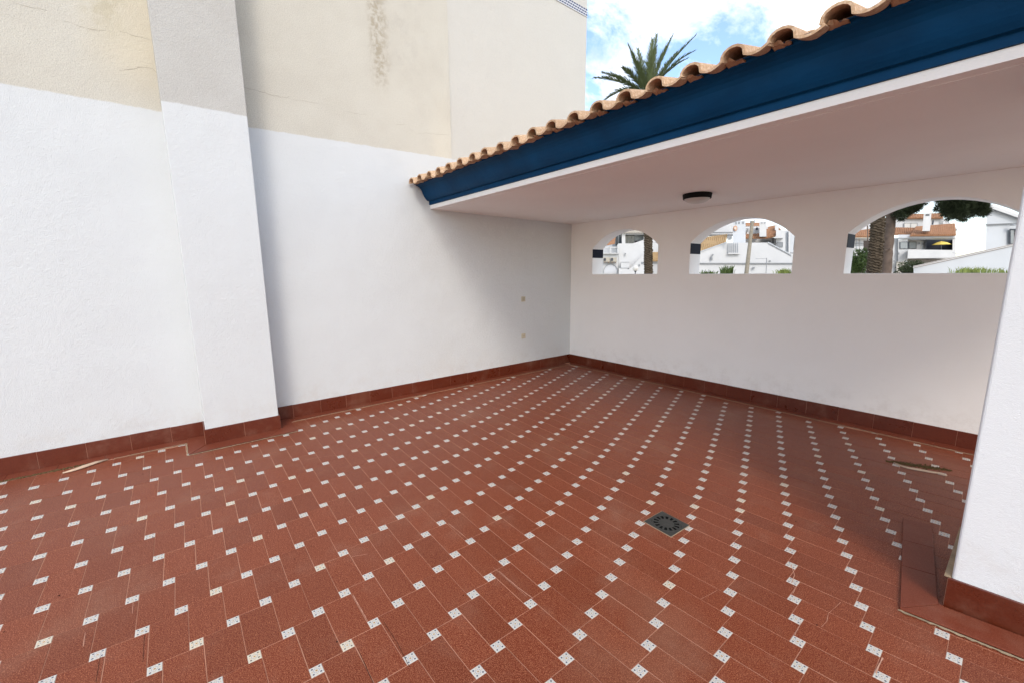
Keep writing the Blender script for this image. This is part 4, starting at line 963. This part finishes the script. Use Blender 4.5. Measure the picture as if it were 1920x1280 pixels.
place(q.build('crown', M_pine, fix=False), e_)
q = pine_mass([(1768, 370, 1850, 388, 100), (1764, 380, 1800, 400, 36), (1775, 392, 1798, 409, 26), (1798, 388, 1825, 402, 20), (1820, 384, 1848, 396, 26), (1758, 388, 1766, 396, 3), (1838, 392, 1850, 404, 8), (1803, 404, 1812, 410, 4), (1755, 350, 1860, 375, 90)], D-1, 2, 46)
place(q.build('crown', M_pine, fix=False), e_)
q = MB(); q.tube([pts[-1], at(1700, 385, D), at(1730, 360, D)], [.07, .05, .03], 7); q.tube([at(1700, 340, D), at(1760, 360, D-.5), at(1830, 385, D-1)], [.06, .045, .02], 7); place(q.build('branch', M_bark), e_)

def leaf_cloud(q, c_, rx, ry, rz, n, r, ls=.05, upb=.3):
    for _ in range(n):
        d = Vector((r.gauss(0, 1), r.gauss(0, 1), r.gauss(0, 1))).normalized()*(r.random()**.35)
        lump = 1+.22*math.sin(d.x*7+c_.x)*math.sin(d.z*6+1)+.15*math.sin(d.y*9)
        p = c_+Vector((d.x*rx, d.y*ry, d.z*rz))*lump
        a = Vector((r.gauss(0, 1), r.gauss(0, 1), r.gauss(0, 1)+upb)).normalized(); b = a.cross(Vector((r.gauss(0, 1), r.gauss(0, 1), r.gauss(0, 1)))).normalized()
        s_ = ls*r.uniform(.6, 1.3)
        q.add([p-a*s_, p+b*s_*.45, p+a*s_, p-b*s_*.45], [(0, 1, 2, 3)])
def bush(px, D, rw, rh, n, mt, label, seed, cat='shrub', ls=.05, zc_=None):
    c_ = at(px[0], px[1], D); e_ = empty('shrub', (c_.x, c_.y, -.25)); tag(e_, label, cat)
    q = MB(); r = random.Random(seed); leaf_cloud(q, c_, rw, rw, rh, n, r, ls); 
    for _ in range(5):
        o_ = Vector((r.uniform(-.7, .7)*rw, r.uniform(-.7, .7)*rw, r.uniform(-.3, .7)*rh)); leaf_cloud(q, c_+o_, rw*.45, rw*.45, rh*.45, n//6, r, ls)
    o = q.build('foliage', mt, fix=False); place(o, e_)
    q = MB(); base = Vector((c_.x, c_.y, -.25))
    for k in range(4): a = k*1.7; q.tube([base, base.lerp(c_, .6)+Vector((math.cos(a)*rw*.2, math.sin(a)*rw*.2, 0)), c_+Vector((math.cos(a)*rw*.5, math.sin(a)*rw*.5, rh*.3))], [.03, .02, .008], 5)
    place(q.build('stem', M_bark), e_)
bush((1609, 497), 22, .58, .80, 3600, M_leaf, 'leafy green bush at the foot of the thick palm trunk', 1)
bush((1704, 506), 40, .95, .85, 3000, simple('dark_leaf', (.05, .065, .025), .6, .3, var=.4, scale=3), 'dark rounded bush before the apartment block garage', 2, ls=.07)
def blades(px0, px1, ybase, D, hs_, n, mt, label, seed, w=.02, lean=.35, cat='plant'):
    r = random.Random(seed); c_ = at((px0+px1)/2, ybase, D); e_ = empty('leafy_plant', (c_.x, c_.y, -.25)); tag(e_, label, cat); q = MB()
    a, b = at(px0, ybase, D), at(px1, ybase, D)
    for _ in range(n):
        p = a.lerp(b, min(max(r.gauss(.5, .27), 0), 1))+FH*r.uniform(-.3, .3); h_ = r.uniform(*hs_); d = Vector((r.gauss(0, lean), r.gauss(0, lean), 1)).normalized()
        s_ = d.cross(Vector((r.random()-.5, r.random()-.5, 0))).normalized()*w; p0 = p-Vector((0, 0, .5))
        top_ = p+d*h_+Vector((d.x, d.y, -.25))*h_*.25; mid_ = p+d*h_*.55
        q.add([p0-s_*.5, p0+s_*.5, mid_+s_, top_, mid_-s_], [(0, 1, 2, 3, 4)])
    o = q.build('foliage', mt, fix=False); place(o, e_)
    q = MB(); q.tube([(c_.x, c_.y, -.25), c_-Vector((0, 0, .2))], [.06, .04], 6); place(q.build('stem', M_bark), e_)
blades(1353, 1373, 512, 30, (.15, .68), 150, M_leaf, 'spiky green plant at the foot of the gabled house left of the pole', 1, .022, .3)
blades(1314, 1342, 514, 32, (.10, .42), 110, M_leaf, 'drooping green fronds at the lower left of the middle arch', 2, .02, .9)
blades(1456, 1484, 513, 26, (.10, .42), 150, M_leafy, 'yellow green plant at the lower right of the middle arch', 3, .018, .4)
blades(1792, 1845, 513, 14, (.05, .30), 240, M_leafy, 'pale green spiky shrub below the garden wall, the wider of two', 4, .009, .35)
blades(1855, 1884, 513, 14, (.04, .24), 120, M_leafy, 'thin pale green shrub below the garden wall beside the pillar', 5, .007, .3)
